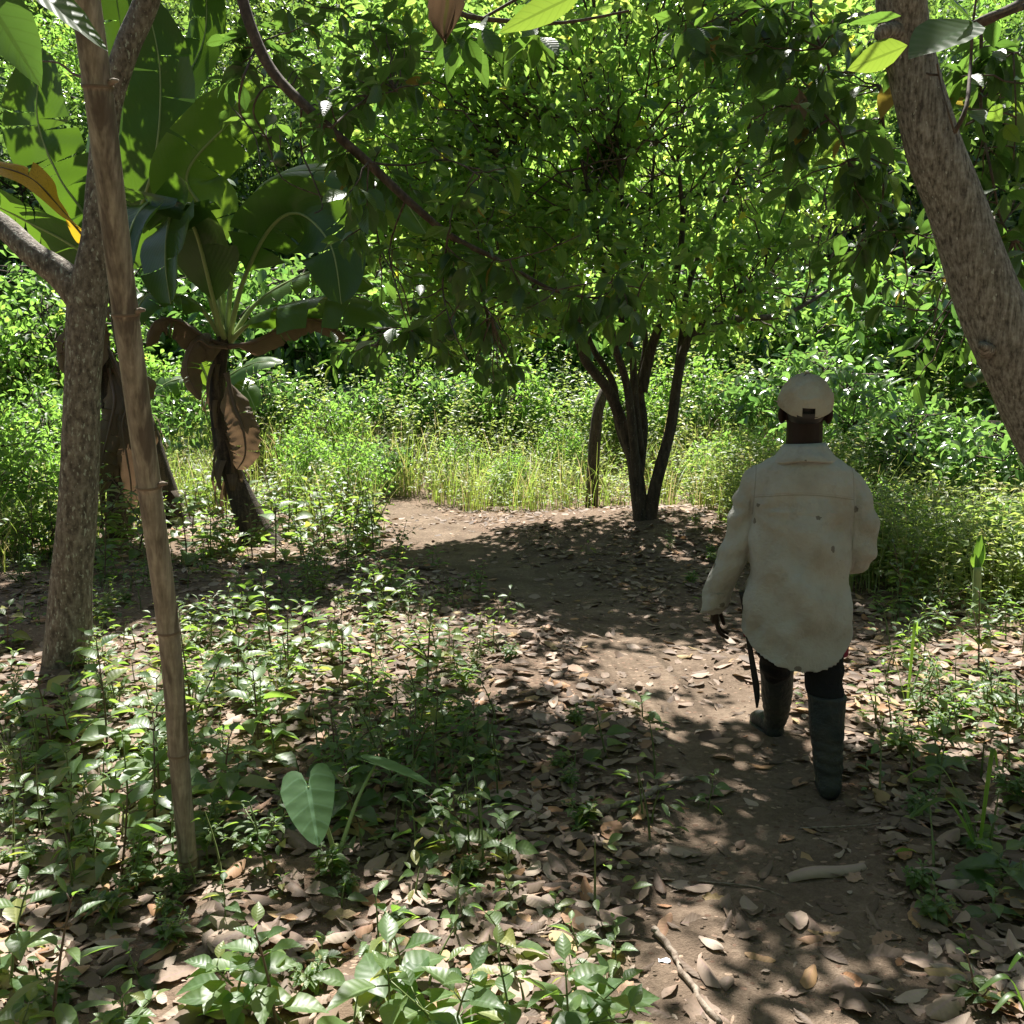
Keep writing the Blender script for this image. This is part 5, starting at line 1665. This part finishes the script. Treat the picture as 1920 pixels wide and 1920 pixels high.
    for i in range(n - 1):
        for j in range(s):
            if i >= i0 and j in cutj: continue
            j2 = (j + 1) % s
            fs.append([idx[i, j], idx[i, j2], idx[i + 1, j2], idx[i + 1, j]])
    a.add(V.reshape(-1, 3), [np.array(fs)], np.zeros((n * s, 3)))
    # folded lower band so the edge has thickness
    inner = V[-1] * [.965, .965, 1] + [0, 0, .002]
    fs2 = []
    for j in range(s):
        if j in cutj: continue
        j2 = (j + 1) % s; fs2.append([j, j2, s + j2, s + j])
    a.add(np.vstack([V[-1], inner]), [np.array(fs2)], np.zeros((2 * s, 3)))
    cap = part('cap', a, [M_CAP], root)
    a = Acc(); ellipsoid(a, tuple(tilt([0, 0.004, 1.722])), (.011, .011, .006)); part('cap_button', a, [M_CAP], cap)
    a = Acc(); V = np.zeros((2, 12, 3))
    for j in range(12):
        th = 1.5 * math.pi + (j / 11 - .5) * .78
        for i, z in enumerate((1.575, 1.560)):
            V[i, j] = (.1075 * math.cos(th), .1285 * math.sin(th) + .006, z)
    V = tilt(V); a.grid(V); part('cap_strap', a, [M_BLACK], cap)
    a = Acc(); V = np.zeros((8, 17, 3))
    for i in range(8):
        for j in range(17):
            th = math.pi / 2 + (j / 16 - .5) * 2.1; e = i / 7
            V[i, j] = (math.cos(th) * (.107 + .012 * e), math.sin(th) * (.126 + .075 * e * math.sin(math.pi * (j / 16)) ** .5) + .006, 1.578 - .03 * e - .035 * abs(math.cos(th)) * e)
    V = tilt(V); a.grid(V); part('cap_brim', a, [M_CAP], cap)
    return root, q, gz


PERSON, PQ, PGZ = build_person()
# machete hanging by the left leg
def local(x, y, z):
    c, s_ = math.cos(R(-13)), math.sin(R(-13))
    return np.array([PQ[0] + c * x - s_ * y, PQ[1] + s_ * x + c * y, PGZ + z])
def machete():
    o0 = local(-.2, .02, .66)
    e = empty('machete', o0, 0, 'dark narrow machete hanging beside the left leg of the walking person', 'machete')
    a = Acc()
    top = local(-.205, .02, .68); tip = local(-.135, .06, .27)
    ax = nrm(tip - top); wd = nrm(np.cross(ax, [0, 1, .1])); th = np.cross(ax, wd)
    V = []
    for t, w in zip(np.linspace(0, 1, 10), [.013, .014, .015, .017, .019, .021, .023, .024, .019, .004]):
        c = top + (tip - top) * t
        V.append([c - wd * .013, c + th * .0016 - wd * .013, c + th * .0012 + wd * (w - .013 + .004), c + wd * (w - .013 + .005), c - th * .0012 + wd * (w - .013 + .004), c - th * .0016 - wd * .013])
    a.grid(np.array(V), None, 0, True)
    part('blade', a, [M_STEEL], e, o0)
    a = Acc(); a.tube([top - ax * .12, top - ax * .09, top - ax * .04, top + ax * .01], [.016, .013, .012, .015], 10)
    part('handle', a, [M_BLACK], e, o0)
machete()

# ================================================================== SEEDLINGS
def seedling(name, label, seed, h, pairs, lsize, tpl, mat, opp=True, stem=S_GREEN, lean=.12, branches=0, stuffw=1.0):
    r_ = np.random.default_rng(seed)
    root = empty(name, (0, -50, 0), 0, label, 'plant')
    wa = Acc(); la = Acc()
    def shoot(p0, d, L_, np_, ls, r0):
        n = 7; t = np.linspace(0, 1, n)
        b = r_.normal(size=3) * lean; b[2] = 0
        pts = p0 + np.outer(t, d) * L_ + np.outer(t ** 2, b) * L_
        wa.tube(pts, np.linspace(r0, r0 * .45, n), 5)
        for k in range(np_):
            tt = (k + 1) / np_
            p = np.array([np.interp(tt, t, pts[:, i]) for i in range(3)])
            a0 = k * 1.57 + r_.normal() * .2 if opp else k * 2.4
            sz = ls * (1.15 - .55 * tt ** 2) * r_.uniform(.85, 1.15) if tt < 1 else ls * .5
            m_ = 2 if opp else 1
            for q in range(m_):
                an = a0 + q * math.pi
                el = .1 + .5 * tt ** 2 if tt < 1 else .9
                dd = nrm(np.array([math.cos(an), math.sin(an), el + r_.normal() * .18]))
                pet = ls * .2 if opp else ls * .3
                wa.tube([p, p + dd * pet], [r0 * .5, r0 * .4], 4)
                la.leaves(tpl, [p + dd * pet], [dd - np.array([0, 0, .1])], [nrm(np.array([0, 0, 1.]) + r_.normal(size=3) * .22 - dd * .1)], [sz], r_.uniform(.9, 1.1), [r_.uniform(0, .8)])
    shoot(np.array([0, 0, -.01]), nrm(np.array([r_.normal() * .12, r_.normal() * .12, 1])), h, pairs, lsize, .0035 + h * .005)
    for k in range(branches):
        an = r_.uniform(0, 6.28)
        shoot(np.array([0, 0, h * r_.uniform(.05, .5)]), nrm(np.array([math.cos(an), math.sin(an), r_.uniform(.5, 1.6)])), h * r_.uniform(.45, .8), max(2, pairs - 1), lsize * .85, .003 + h * .003)
    part('stem', wa, [stem], root); part('leaves', la, [mat], root)
    return root


SPEC = [
    ('seedling', 'broad paired leaf seedling', dict(h=.20, pairs=4, lsize=.095, tpl=T_OVATE, mat=M_HERB)),
    ('seedling', 'short four leaved seedling', dict(h=.10, pairs=3, lsize=.075, tpl=T_OVATE, mat=M_HERB)),
    ('leafy_weed', 'bushy small leaved weed', dict(h=.26, pairs=7, lsize=.045, tpl=T_MID, mat=M_HERB, branches=5)),
    ('leafy_weed', 'tall thin stemmed weed', dict(h=.42, pairs=7, lsize=.075, tpl=T_OVATE, mat=M_HERB, branches=2, stem=S_BROWN)),
    ('leafy_weed', 'narrow leaved weed', dict(h=.24, pairs=5, lsize=.10, tpl=T_LANCE, mat=M_HERB, branches=2)),
    ('leafy_weed', 'low spreading weed', dict(h=.12, pairs=5, lsize=.05, tpl=T_OVATE, mat=M_HERB, branches=6)),
    ('seedling', 'drooping large leaved seedling', dict(h=.30, pairs=5, lsize=.125, tpl=T_OVATE, mat=M_HERB, stem=S_BROWN)),
]
PROT = []
for i, (nm, tx, kw) in enumerate(SPEC):
    for v in range(2):
        PROT.append((i, seedling(nm, tx, 900 + i * 7 + v, **kw)))
rng = np.random.default_rng(515)
spots = []


def occ(p, dmin):
    return any((p[0] - s[0]) ** 2 + (p[1] - s[1]) ** 2 < dmin * dmin for s in spots)


def keepclear(px, py, g):
    if math.hypot(g[0] - PQ[0] - .03, g[1] - PQ[1]) < .42: return True
    return False


# (x0,x1,y0,y1, tries, weights by spec)
REG = [
    (0, 300, 1050, 1400, 32, [4, 2, 1, 2, 1, 2, 3]),
    (330, 720, 1010, 1250, 36, [4, 2, 1, 3, 1, 1, 4]),
    (280, 700, 1230, 1560, 44, [4, 2, 1, 2, 1, 2, 4]),
    (650, 960, 1200, 1560, 26, [4, 2, 1, 3, 2, 2, 2]),
    (0, 300, 1400, 1680, 20, [3, 3, 1, 1, 2, 2, 2]),
    (560, 760, 1040, 1200, 10, [4, 0, 1, 3, 0, 0, 3]),
    (300, 1000, 1560, 1700, 12, [2, 3, 1, 0, 0, 3, 0]),
    (0, 620, 1680, 1900, 12, [1, 3, 0, 0, 0, 3, 0]),
    (640, 1230, 1700, 1900, 9, [2, 3, 0, 0, 0, 2, 0]),
    (1000, 1350, 1300, 1560, 7, [1, 3, 0, 0, 0, 2, 0]),
    (1640, 1900, 1180, 1500, 22, [2, 3, 2, 1, 1, 3, 0]),
    (1700, 1910, 1500, 1900, 8, [2, 2, 0, 0, 1, 2, 0]),
    (1240, 1350, 1010, 1100, 6, [1, 1, 2, 0, 0, 2, 0]),
    (180, 690, 955, 1050, 60, [3, 0, 1, 4, 1, 0, 4]),
    (0, 190, 970, 1060, 16, [3, 0, 1, 4, 1, 0, 4]),
    (700, 900, 1060, 1150, 8, [3, 1, 0, 2, 1, 1, 2]),
    (1640, 1910, 1060, 1200, 18, [2, 0, 3, 3, 1, 0, 0]),
]
items = []
first = {}
for (x0, x1, y0, y1, cnt, wts) in REG:
    k = 0; tries = 0
    wts = np.array(wts, float) / sum(wts)
    while k < cnt and tries < 2000:
        tries += 1
        px, py = rng.uniform(x0, x1), rng.uniform(y0, y1)
        g = G(px, py)
        if keepclear(px, py, g) or occ(g, .10): continue
        if pathq(g[0], g[1]) < .85 and y1 > 1000 and x0 != 1000: continue
        i = int(rng.choice(len(SPEC), p=wts)); v = int(rng.integers(0, 2))
        root = PROT[i * 2 + v][1]
        sc_ = rng.uniform(.65, 1.25) * (1.0 if py < 1600 else .85) * (1.7 if py < 1060 and px < 720 else 1)
        loc = (g[0], g[1], g[2]); rot = (rng.normal() * .1, rng.normal() * .1, rng.uniform(0, 6.28))
        if (i, v) not in first:
            first[(i, v)] = 1; o = root; o.location = loc; o.rotation_euler = rot; o.scale = (sc_,) * 3
        else: o = dup(root, loc, rot, sc_)
        o['group'] = 'young plants on the forest floor'
        items.append((o, SPEC[i][1] + ' ' + zone(px, py), px, py)); spots.append(g); k += 1
for (i, r) in PROT:
    v = PROT.index((i, r)) % 2
    if (i, v) not in first:
        for ch in list(r.children): bpy.data.objects.remove(ch)
        bpy.data.objects.remove(r)
relabel(items)

# particular plants of the foreground
def placed_plant(px, py, label, seed, h, pairs, ls, tpl=T_OVATE, mat=M_HERB, opp=True, stem=S_GREEN, branches=0, rz=0., name='seedling', lean=.12):
    g = G(px, py)
    o = seedling(name, label, seed, h, pairs, ls, tpl, mat, opp, stem, lean, branches)
    o.location = tuple(g); o.rotation_euler = (0, 0, rz)
    return o


placed_plant(735, 1990, 'large dark leaved plant at the bottom edge, leaves in a whorl', 71, .27, 4, .18, branches=0, rz=.4)
placed_plant(850, 2010, 'leafy plant at the bottom edge with toothed green leaves', 72, .27, 5, .14, branches=2, rz=1.)
placed_plant(965, 1960, 'yellow spotted plant at the bottom edge left of the path', 73, .24, 4, .10, branches=1)
placed_plant(1070, 2020, 'dark plant at the bottom edge beside the root', 74, .26, 5, .14, branches=2, rz=2.)
placed_plant(1150, 1990, 'small plant at the bottom edge nearest the crooked root', 75, .2, 4, .12, branches=1)
placed_plant(660, 2020, 'broad leaved plant cut by the bottom edge left of the whorl', 76, .2, 3, .17)
placed_plant(440, 1905, 'bright leafy seedling between two brown leaves at the bottom', 77, .26, 5, .11, branches=2)
placed_plant(520, 1935, 'slim stemmed seedling right of the bright leafy seedling', 78, .3, 4, .11, stem=S_BROWN)
placed_plant(95, 1960, 'slanting seedling with long dark leaves at the bottom left', 79, .40, 6, .12, T_LANCE, stem=S_BROWN, rz=.8)
placed_plant(20, 1860, 'seedling with dark green leaves cut by the left edge', 80, .30, 5, .10, rz=2.)
placed_plant(230, 1990, 'low leafy plant at the bottom edge left of the pole shadow', 81, .15, 4, .085, branches=3)
placed_plant(20, 1990, 'low round leaved plant in the bottom left corner', 82, .15, 4, .09, branches=3)
placed_plant(1880, 1660, 'pale leaved seedling at the right edge beside grass blades', 83, .12, 3, .14, branches=2)
placed_plant(960, 1800, 'spotted seedling standing alone above the bottom row', 84, .14, 3, .10)
placed_plant(405, 1575, 'seedling with one big oval leaf right of the bamboo pole foot', 85, .2, 4, .13, branches=1)
placed_plant(865, 1600, 'seedling with hanging spotted leaves at the path edge', 86, .24, 4, .10, stem=S_BROWN, branches=1)
placed_plant(640, 1700, 'little seedling with leaf cross right of the bamboo pole', 87, .07, 2, .07)
placed_plant(1830, 1890, 'tiny twiggy seedling in the sunlit bottom right corner', 88, .16, 3, .05, stem=S_BROWN, branches=2)


# heart leaved plant
def taro():
    g = G(632, 1630)
    e = empty('taro_plant', g, 0, 'young plant with two large pale heart shaped leaves on arching stalks', 'plant')
    wa = Acc()
    wa.tube([g + [0, 0, -.01], g + [0, 0, .05], g + [0, 0, .09]], [.016, .014, .010], 8)
    la = Acc()
    for (bx, by, Yb), (tx, ty, Yt), size, nh in [((578, 1475, g[1] - .12), (588, 1540, g[1] - .2), .19, (-.1, -.55, .9)), ((705, 1432, g[1] + .22), (840, 1470, g[1] + .16), .22, (-.1, .35, 1))]:
        b = P(bx, by, Yb); t = P(tx, ty, Yt)
        wa.tube(resample([g + [0, 0, .03], (g + b) / 2 + [0, 0, .05], b], 6), np.linspace(.009, .004, 13), 7)
        d = nrm(t - b); n_ = nrm(np.array(nh)); s = nrm(np.cross(d, n_)); u = np.cross(s, d)
        L_ = size
        na, nb = 22, 13
        V = np.zeros((na, nb, 3)); lc = np.zeros((na, nb, 3))
        for i in range(na):
            tt = i / (na - 1)
            y = -.30 + 1.30 * tt
            wmax = .46 * (1 - max(0, y)) ** .72 * (1 + .45 * max(0, y))
            for j in range(nb):
                v = j / (nb - 1) * 2 - 1
                x = v * wmax
                notch = 0
                if y < 0 and abs(v) < .5: notch = 0
                yy = y
                if y < 0: yy = y * 1.15 * math.sqrt(max(0, 1 - ((abs(v) - .5) / .5) ** 2)); x *= (1 - .25 * (y / .28) ** 2 * 0)
                z = .12 * abs(x) * 1.2 - .10 * tt * tt + .003 * math.sin(yy * 25 + v * 3)
                V[i, j] = b + s * x * L_ + d * yy * L_ + u * z * L_
                lc[i, j] = (v, max(0, tt), .5)
        a = Acc(); a.grid(V, lc); part('leaf', a, [M_TARO], e, g)
    part('stalks', wa, [S_PALE], e, g)


taro()


def blades(px, py, label, seed, lst, cat='grass', name='grass_tuft'):
    g = G(px, py)
    e = empty(name, g, 0, label, cat)
    a = Acc()
    for (ex, ey, dY, w) in lst:
        t = P(ex, ey, g[1] + dY)
        mid = (g + t) / 2; mid[2] = max(g[2], t[2]) + .35 * np.linalg.norm(t - g) * .5
        K = resample([g, mid, t], 9)
        d = nrm(np.gradient(K, axis=0)); s = nrm(np.cross(d, [0, 0, 1.])); n = len(K)
        ww = w * np.sin(np.linspace(.35, 3.14, n)) ** .6 + .0005
        V = np.stack([K - s * ww[:, None], K - np.array([0, 0, .25]) * ww[:, None], K + s * ww[:, None]], 1)
        a.grid(V)
    part('blades', a, [M_GRASSG], e, g)


blades(1835, 1600, 'tuft of wide shaded green blades at the right edge near the boots', 1, [(1690, 1460, .1, .011), (1705, 1535, -.05, .012), (1870, 1440, 0, .013), (1860, 1560, .1, .012), (1760, 1500, .2, .010), (1905, 1640, -.1, .01)])
blades(1940, 1950, 'bright grass blades cut by the bottom right edge', 2, [(1835, 1858, 0, .010), (1890, 1820, 0, .009), (1860, 1900, -.05, .008)])
blades(1700, 1330, 'thin green blades in the litter right of the trousers', 3, [(1760, 1250, .05, .006), (1640, 1240, .1, .006), (1790, 1340, 0, .006), (1720, 1190, .1, .007)])
blades(860, 1560, 'single arching grass blade at the left edge of the path', 4, [(1020, 1528, .05, .008), (780, 1480, .1, .006)])
# cut green stalk
g = G(1828, 1165); e = empty('cut_stalk', g, 0, 'cut pale green banana shoot standing in the weeds right of the man', 'plant')
a = Acc(); a.tube(resample([g - [0, 0, .02], g + [0, 0, .2], g + [-.01, 0, .38]], 4), np.linspace(.032, .024, 9), 12); part('stalk', a, [S_PALE], e, g)
a = Acc()
for s_, hx in ((-1, .08), (1, .12), (.2, .17)):
    V = np.zeros((8, 5, 3))
    for i in range(8):
        for j in range(5):
            t = i / 7; v = j / 4 * 2 - 1
            V[i, j] = g + [s_ * .03 * t + v * .035 * math.sin(.5 + t * 2.4), .02 * v * v, .36 + t * hx * 1.4]
    a.grid(V)
part('sheath', a, [M_GRASSG], e, g)

# ================================================================== FALLEN LEAVES
def dry_leaf_proto(seed, kind):
    r_ = np.random.default_rng(seed)
    na, nb = 13, 7
    V = np.zeros((na, nb, 3)); lc = np.zeros((na, nb, 3))
    curl = r_.uniform(.05, .75) if kind else r_.uniform(.02, .3); curly = r_.uniform(-.2, .3) if kind else r_.uniform(-.06, .1); w0 = r_.uniform(.32, .62); brk = r_.uniform(.62, 1.0) if r_.random() < .4 else 1.0; tw = r_.uniform(-.5, .5)
    for i in range(na):
        t = i / (na - 1)
        w = w0 * .5 * (math.sin(math.pi * min(1, t * .96 * brk + .02)) ** .72) * (1 + .12 * math.sin(i * 1.9 + seed))
        for j in range(nb):
            v = j / (nb - 1) * 2 - 1
            jag = r_.uniform(-.04, .04) if j in (0, nb - 1) else 0
            x = (v * w + jag) * math.cos(abs(v) * curl * .8); z = abs(v) ** 1.7 * w * curl * 1.2 + curly * (t - .5) ** 2 + .015 * math.sin(t * 17 + v * 4 + seed)
            V[i, j] = (x, t - .5, z + tw * (t - .5) * x)
            lc[i, j] = (v, t, 0.)
    V[..., 2] -= V[..., 2].min() * .9
    if kind == 1: V[..., 2] = .18 - V[..., 2] * 1.0; V[..., 2] -= V[..., 2].min()
    return V, lc


DL = [dry_leaf_proto(40 + i, i % 2) for i in range(10)]
DLM = []
for V, lc in DL:
    a = Acc(); a.grid(V, lc)
    a.tube([V[0, 3] + [0, -.12, .01], V[0, 3] + [0, -.05, 0], V[0, 3]], .008, 4)
    DLM.append(a.mesh('fallen_leaf', [M_DEAD]))
TONE = ['tan curled dry leaf lying', 'pinkish brown dry leaf lying', 'grey brown wrinkled dry leaf lying']
rng = np.random.default_rng(616)
items = []
cnt = 0; tries = 0
while cnt < 285 and tries < 8000:
    tries += 1
    py = 1150 + 790 * rng.random() ** .75; px = rng.uniform(-20, 1940)
    g = G(px, py)
    if keepclear(px, py, g): continue
    pq = float(pathq(g[0], g[1]))
    if pq < .95 and rng.random() < .45: continue
    k = int(rng.integers(0, 10))
    s = rng.uniform(.07, .145)
    if rng.random() < .12: s *= 1.25
    o = obj('fallen_leaf', DLM[k])
    o.location = (g[0], g[1], g[2] + .010)
    o.rotation_euler = (rng.normal() * .17, rng.normal() * .17, rng.uniform(0, 6.28)); o.scale = (s * rng.uniform(.8, 1.25), s, s)
    tag(o, None, 'dry leaf', 'fallen dry leaves')
    items.append((o, ['flat', 'curled'][k % 2] + ' ' + ('large' if s > .115 else 'small') + ' brown dry leaf ' + zone(px, py), px, py)); cnt += 1
relabel(items)
# the mass of smaller litter
def litter(n, fn, smin, smax, name, label, mat, rng, parent=None):
    la = Acc()
    out = []
    while len(out) < n:
        m = 4000
        yy = 1.4 + 11.2 * rng.random(m) ** 1.25; xx = rng.uniform(-1.1, 1.1, m) * (yy * .62 + .6)
        keep = rng.random(m) < fn(xx, yy)
        out += list(np.column_stack([xx, yy])[keep])
    out = np.array(out[:n])
    z = H(out[:, 0], out[:, 1])
    ks = rng.integers(0, 10, n)
    for k in range(10):
        s_ = ks == k
        V, lc = DL[k]
        sub = V[::3, ::3].reshape(-1, 3) if True else V
        a_, b_ = V[::3, ::3].shape[:2]
        i = np.arange(a_ - 1)[:, None]; j = np.arange(b_ - 1)[None]
        q = np.stack([i * b_ + j, i * b_ + j + 1, (i + 1) * b_ + j + 1, (i + 1) * b_ + j], -1).reshape(-1, 4)
        tp = (sub, [q], lc[::3, ::3].reshape(-1, 3)[:, :2])
        m = int(s_.sum())
        pos = np.column_stack([out[s_], z[s_] + .006 + rng.random(m) * .012])
        ang = rng.uniform(0, 6.28, m)
        d = np.column_stack([np.cos(ang), np.sin(ang), rng.normal(size=m) * .15])
        nn = np.column_stack([rng.normal(size=m) * .28, rng.normal(size=m) * .28, np.ones(m)])
        la.leaves(tp, pos, d, nn, rng.uniform(smin, smax, m), 1, rng.random(m))
    o = part(name, la, [mat], parent); tag(o, label, kind='stuff')


litter(19000, lambda x, y: np.where(pathq(x, y) < .9, .12 + .28 * (vnoise(x * 1.8, y * 1.8, 89) > .5) * (y > 4), .35 + .65 * (vnoise(x * 1.4, y * 1.4, 88) > .35)), .03, .125, 'leaf_litter', 'layer of small dry brown leaves covering the ground', M_DEAD, rng)
litter(9000, lambda x, y: .6 + 0 * x, .008, .03, 'litter_crumbs', 'crumbs of broken dry leaves scattered on soil and path', M_DEAD, rng)
# small ground herbs between the seedlings
la = Acc(); wa = Acc()
def hd(px, py):
    if px < 960 and py > 990 and py < 1640: return .9 if py < 1480 else .45
    if px > 1640 and py < 1500: return .55
    if py >= 1640 and px < 1200: return .07
    return .04
pts = []
while len(pts) < 400:
    px, py = rng.uniform(-60, 1980), 1000 + 900 * rng.random() ** 1.2
    if rng.random() > hd(px, py): continue
    g = G(px, py)
    if pathq(g[0], g[1]) < (.85 if py > 1150 else 1.15): continue
    if float(vnoise(g[0] * 1.6, g[1] * 1.6, 55)) < .36: continue
    pts.append((g[0], g[1]))
pts = np.array(pts)
herb_mass(la, wa, pts, rng, .07, .26, .052, T_MID, 9)
o = part('ground_herbs', la, [M_HERB]); tag(o, 'low leafy herbs growing between the fallen leaves', 'herbs', kind='stuff')
part('herb_stems', wa, [S_GREEN], o)
# soil crumbs and pebbles
a = Acc()
n = 5000
yy = 1.5 + 9 * rng.random(n) ** 1.6; xx = rng.uniform(-1, 1, n) * (yy * .6 + .6)
k = pathq(xx, yy) < 1.3; xx = xx[k]; yy = yy[k]; n = len(xx)
tv = np.array([(1, 0, 0), (0, 1, 0), (-1, 0, 0), (0, -1, 0), (0, 0, .7), (0, 0, -.4)], float)
tf = [np.array([(0, 1, 4), (1, 2, 4), (2, 3, 4), (3, 0, 4), (1, 0, 5), (2, 1, 5), (3, 2, 5), (0, 3, 5)])]
a.leaves((tv, tf, np.zeros((6, 2))), np.column_stack([xx, yy, H(xx, yy) + .012]), nrm(rng.normal(size=(n, 3)) * [1, 1, .2]), np.tile([0, 0, 1.], (n, 1)), rng.uniform(.0025, .009, n) * (1 + (rng.random(n) < .03)), rng.uniform(.6, 1.3, n))
o = part('soil_crumbs', a, [M_DIRT]); tag(o, 'small clods and pebbles scattered on the path', kind='stuff')

# ================================================================== STICKS
def stick(pxs, r, label, seed, name='fallen_stick', mat=B_STICK, fork=None):
    K = []
    for (x, y) in pxs:
        g = G(x, y); K.append(g + [0, 0, .012 + r])
    a = Acc(); K = resample(K, 6)
    K[1:-1] += np.random.default_rng(seed).normal(size=K[1:-1].shape) * r * .25
    a.tube(K, np.linspace(r, r * .6, len(K)), 9, 0, None, True, .15)
    if fork:
        F = resample([K[len(K) // 2]] + [G(*f) + [0, 0, .012 + r * .5] for f in fork], 5); a.tube(F, np.linspace(r * .5, r * .25, len(F)), 7)
    o = part(name, a, [mat], None, K[0]); o.location = tuple(K[0]); tag(o, label, 'stick')


stick([(1225, 1755), (1262, 1800), (1300, 1870), (1350, 1935)], .012, 'pale crooked root running out of the bottom edge of the path', 1, 'crooked_root')
stick([(1125, 1532), (1200, 1508), (1262, 1478), (1330, 1468)], .014, 'short thick stick lying across the left side of the path', 2)
stick([(700, 1640), (760, 1650), (835, 1655)], .006, 'thin brown stick in the shade left of the path', 3)
stick([(1000, 1760), (1050, 1735), (1062, 1700)], .004, 'thin twig pointing up the path among dry leaves', 4)
stick([(1500, 1560), (1620, 1555), (1700, 1540)], .004, 'thin dark twig lying behind the boots', 5)
stick([(100, 1540), (180, 1500), (260, 1478)], .006, 'thin stick in the sunlit litter left of the bamboo pole', 6)
stick([(1310, 1660), (1420, 1672), (1470, 1690)], .0035, 'long dry grass stalk across the middle of the near path', 7)
stick([(1630, 1870), (1670, 1910)], .004, 'short twig at the bottom right of the path', 8)
stick([(640, 1740), (690, 1790), (760, 1830)], .006, 'brown twig slanting through litter above the bottom row of plants', 9)
stick([(20, 790), (80, 840), (150, 900)], .012, 'leaning dead branch in weeds left of the grey tree', 10)
# rolled brown leaf sheath on the path
g = G(1560, 1640)
a = Acc(); V = np.zeros((16, 9, 3))
p0 = G(1475, 1655); p1 = G(1620, 1630); d = nrm(p1 - p0); s_ = nrm(np.cross(d, [0, 0, 1.]))
for i in range(16):
    t = i / 15
    for j in range(9):
        th = (j / 8 - .5) * 3.6; r = .026 * math.sin(.5 + t * 2.2) ** .6 + .002
        V[i, j] = p0 + (p1 - p0) * t + s_ * math.sin(th) * r + [0, 0, r * math.cos(th) * .7 + .012 + .008 * math.sin(t * 6)]
a.grid(V); o = part('rolled_leaf', a, [M_DEAD], None, g); o.location = tuple(g); tag(o, 'long rolled dry leaf sheath lying on the near path', 'dry leaf')
# white scrap
g = G(1245, 1810)
a = Acc(); V = np.zeros((5, 4, 3))
for i in range(5):
    for j in range(4): V[i, j] = g + [(i - 2) * .0085, (j - 1.5) * .006, .016 + .003 * math.sin(i * 1.7 + j)]
a.grid(V); M_WHITE = stem_mat('white_paper', (.75, .75, .78), (.6, .62, .68))
o = part('paper_scrap', a, [M_WHITE], None, g); o.location = tuple(g); tag(o, 'small white paper scrap on the path beside the crooked root', 'paper scrap')
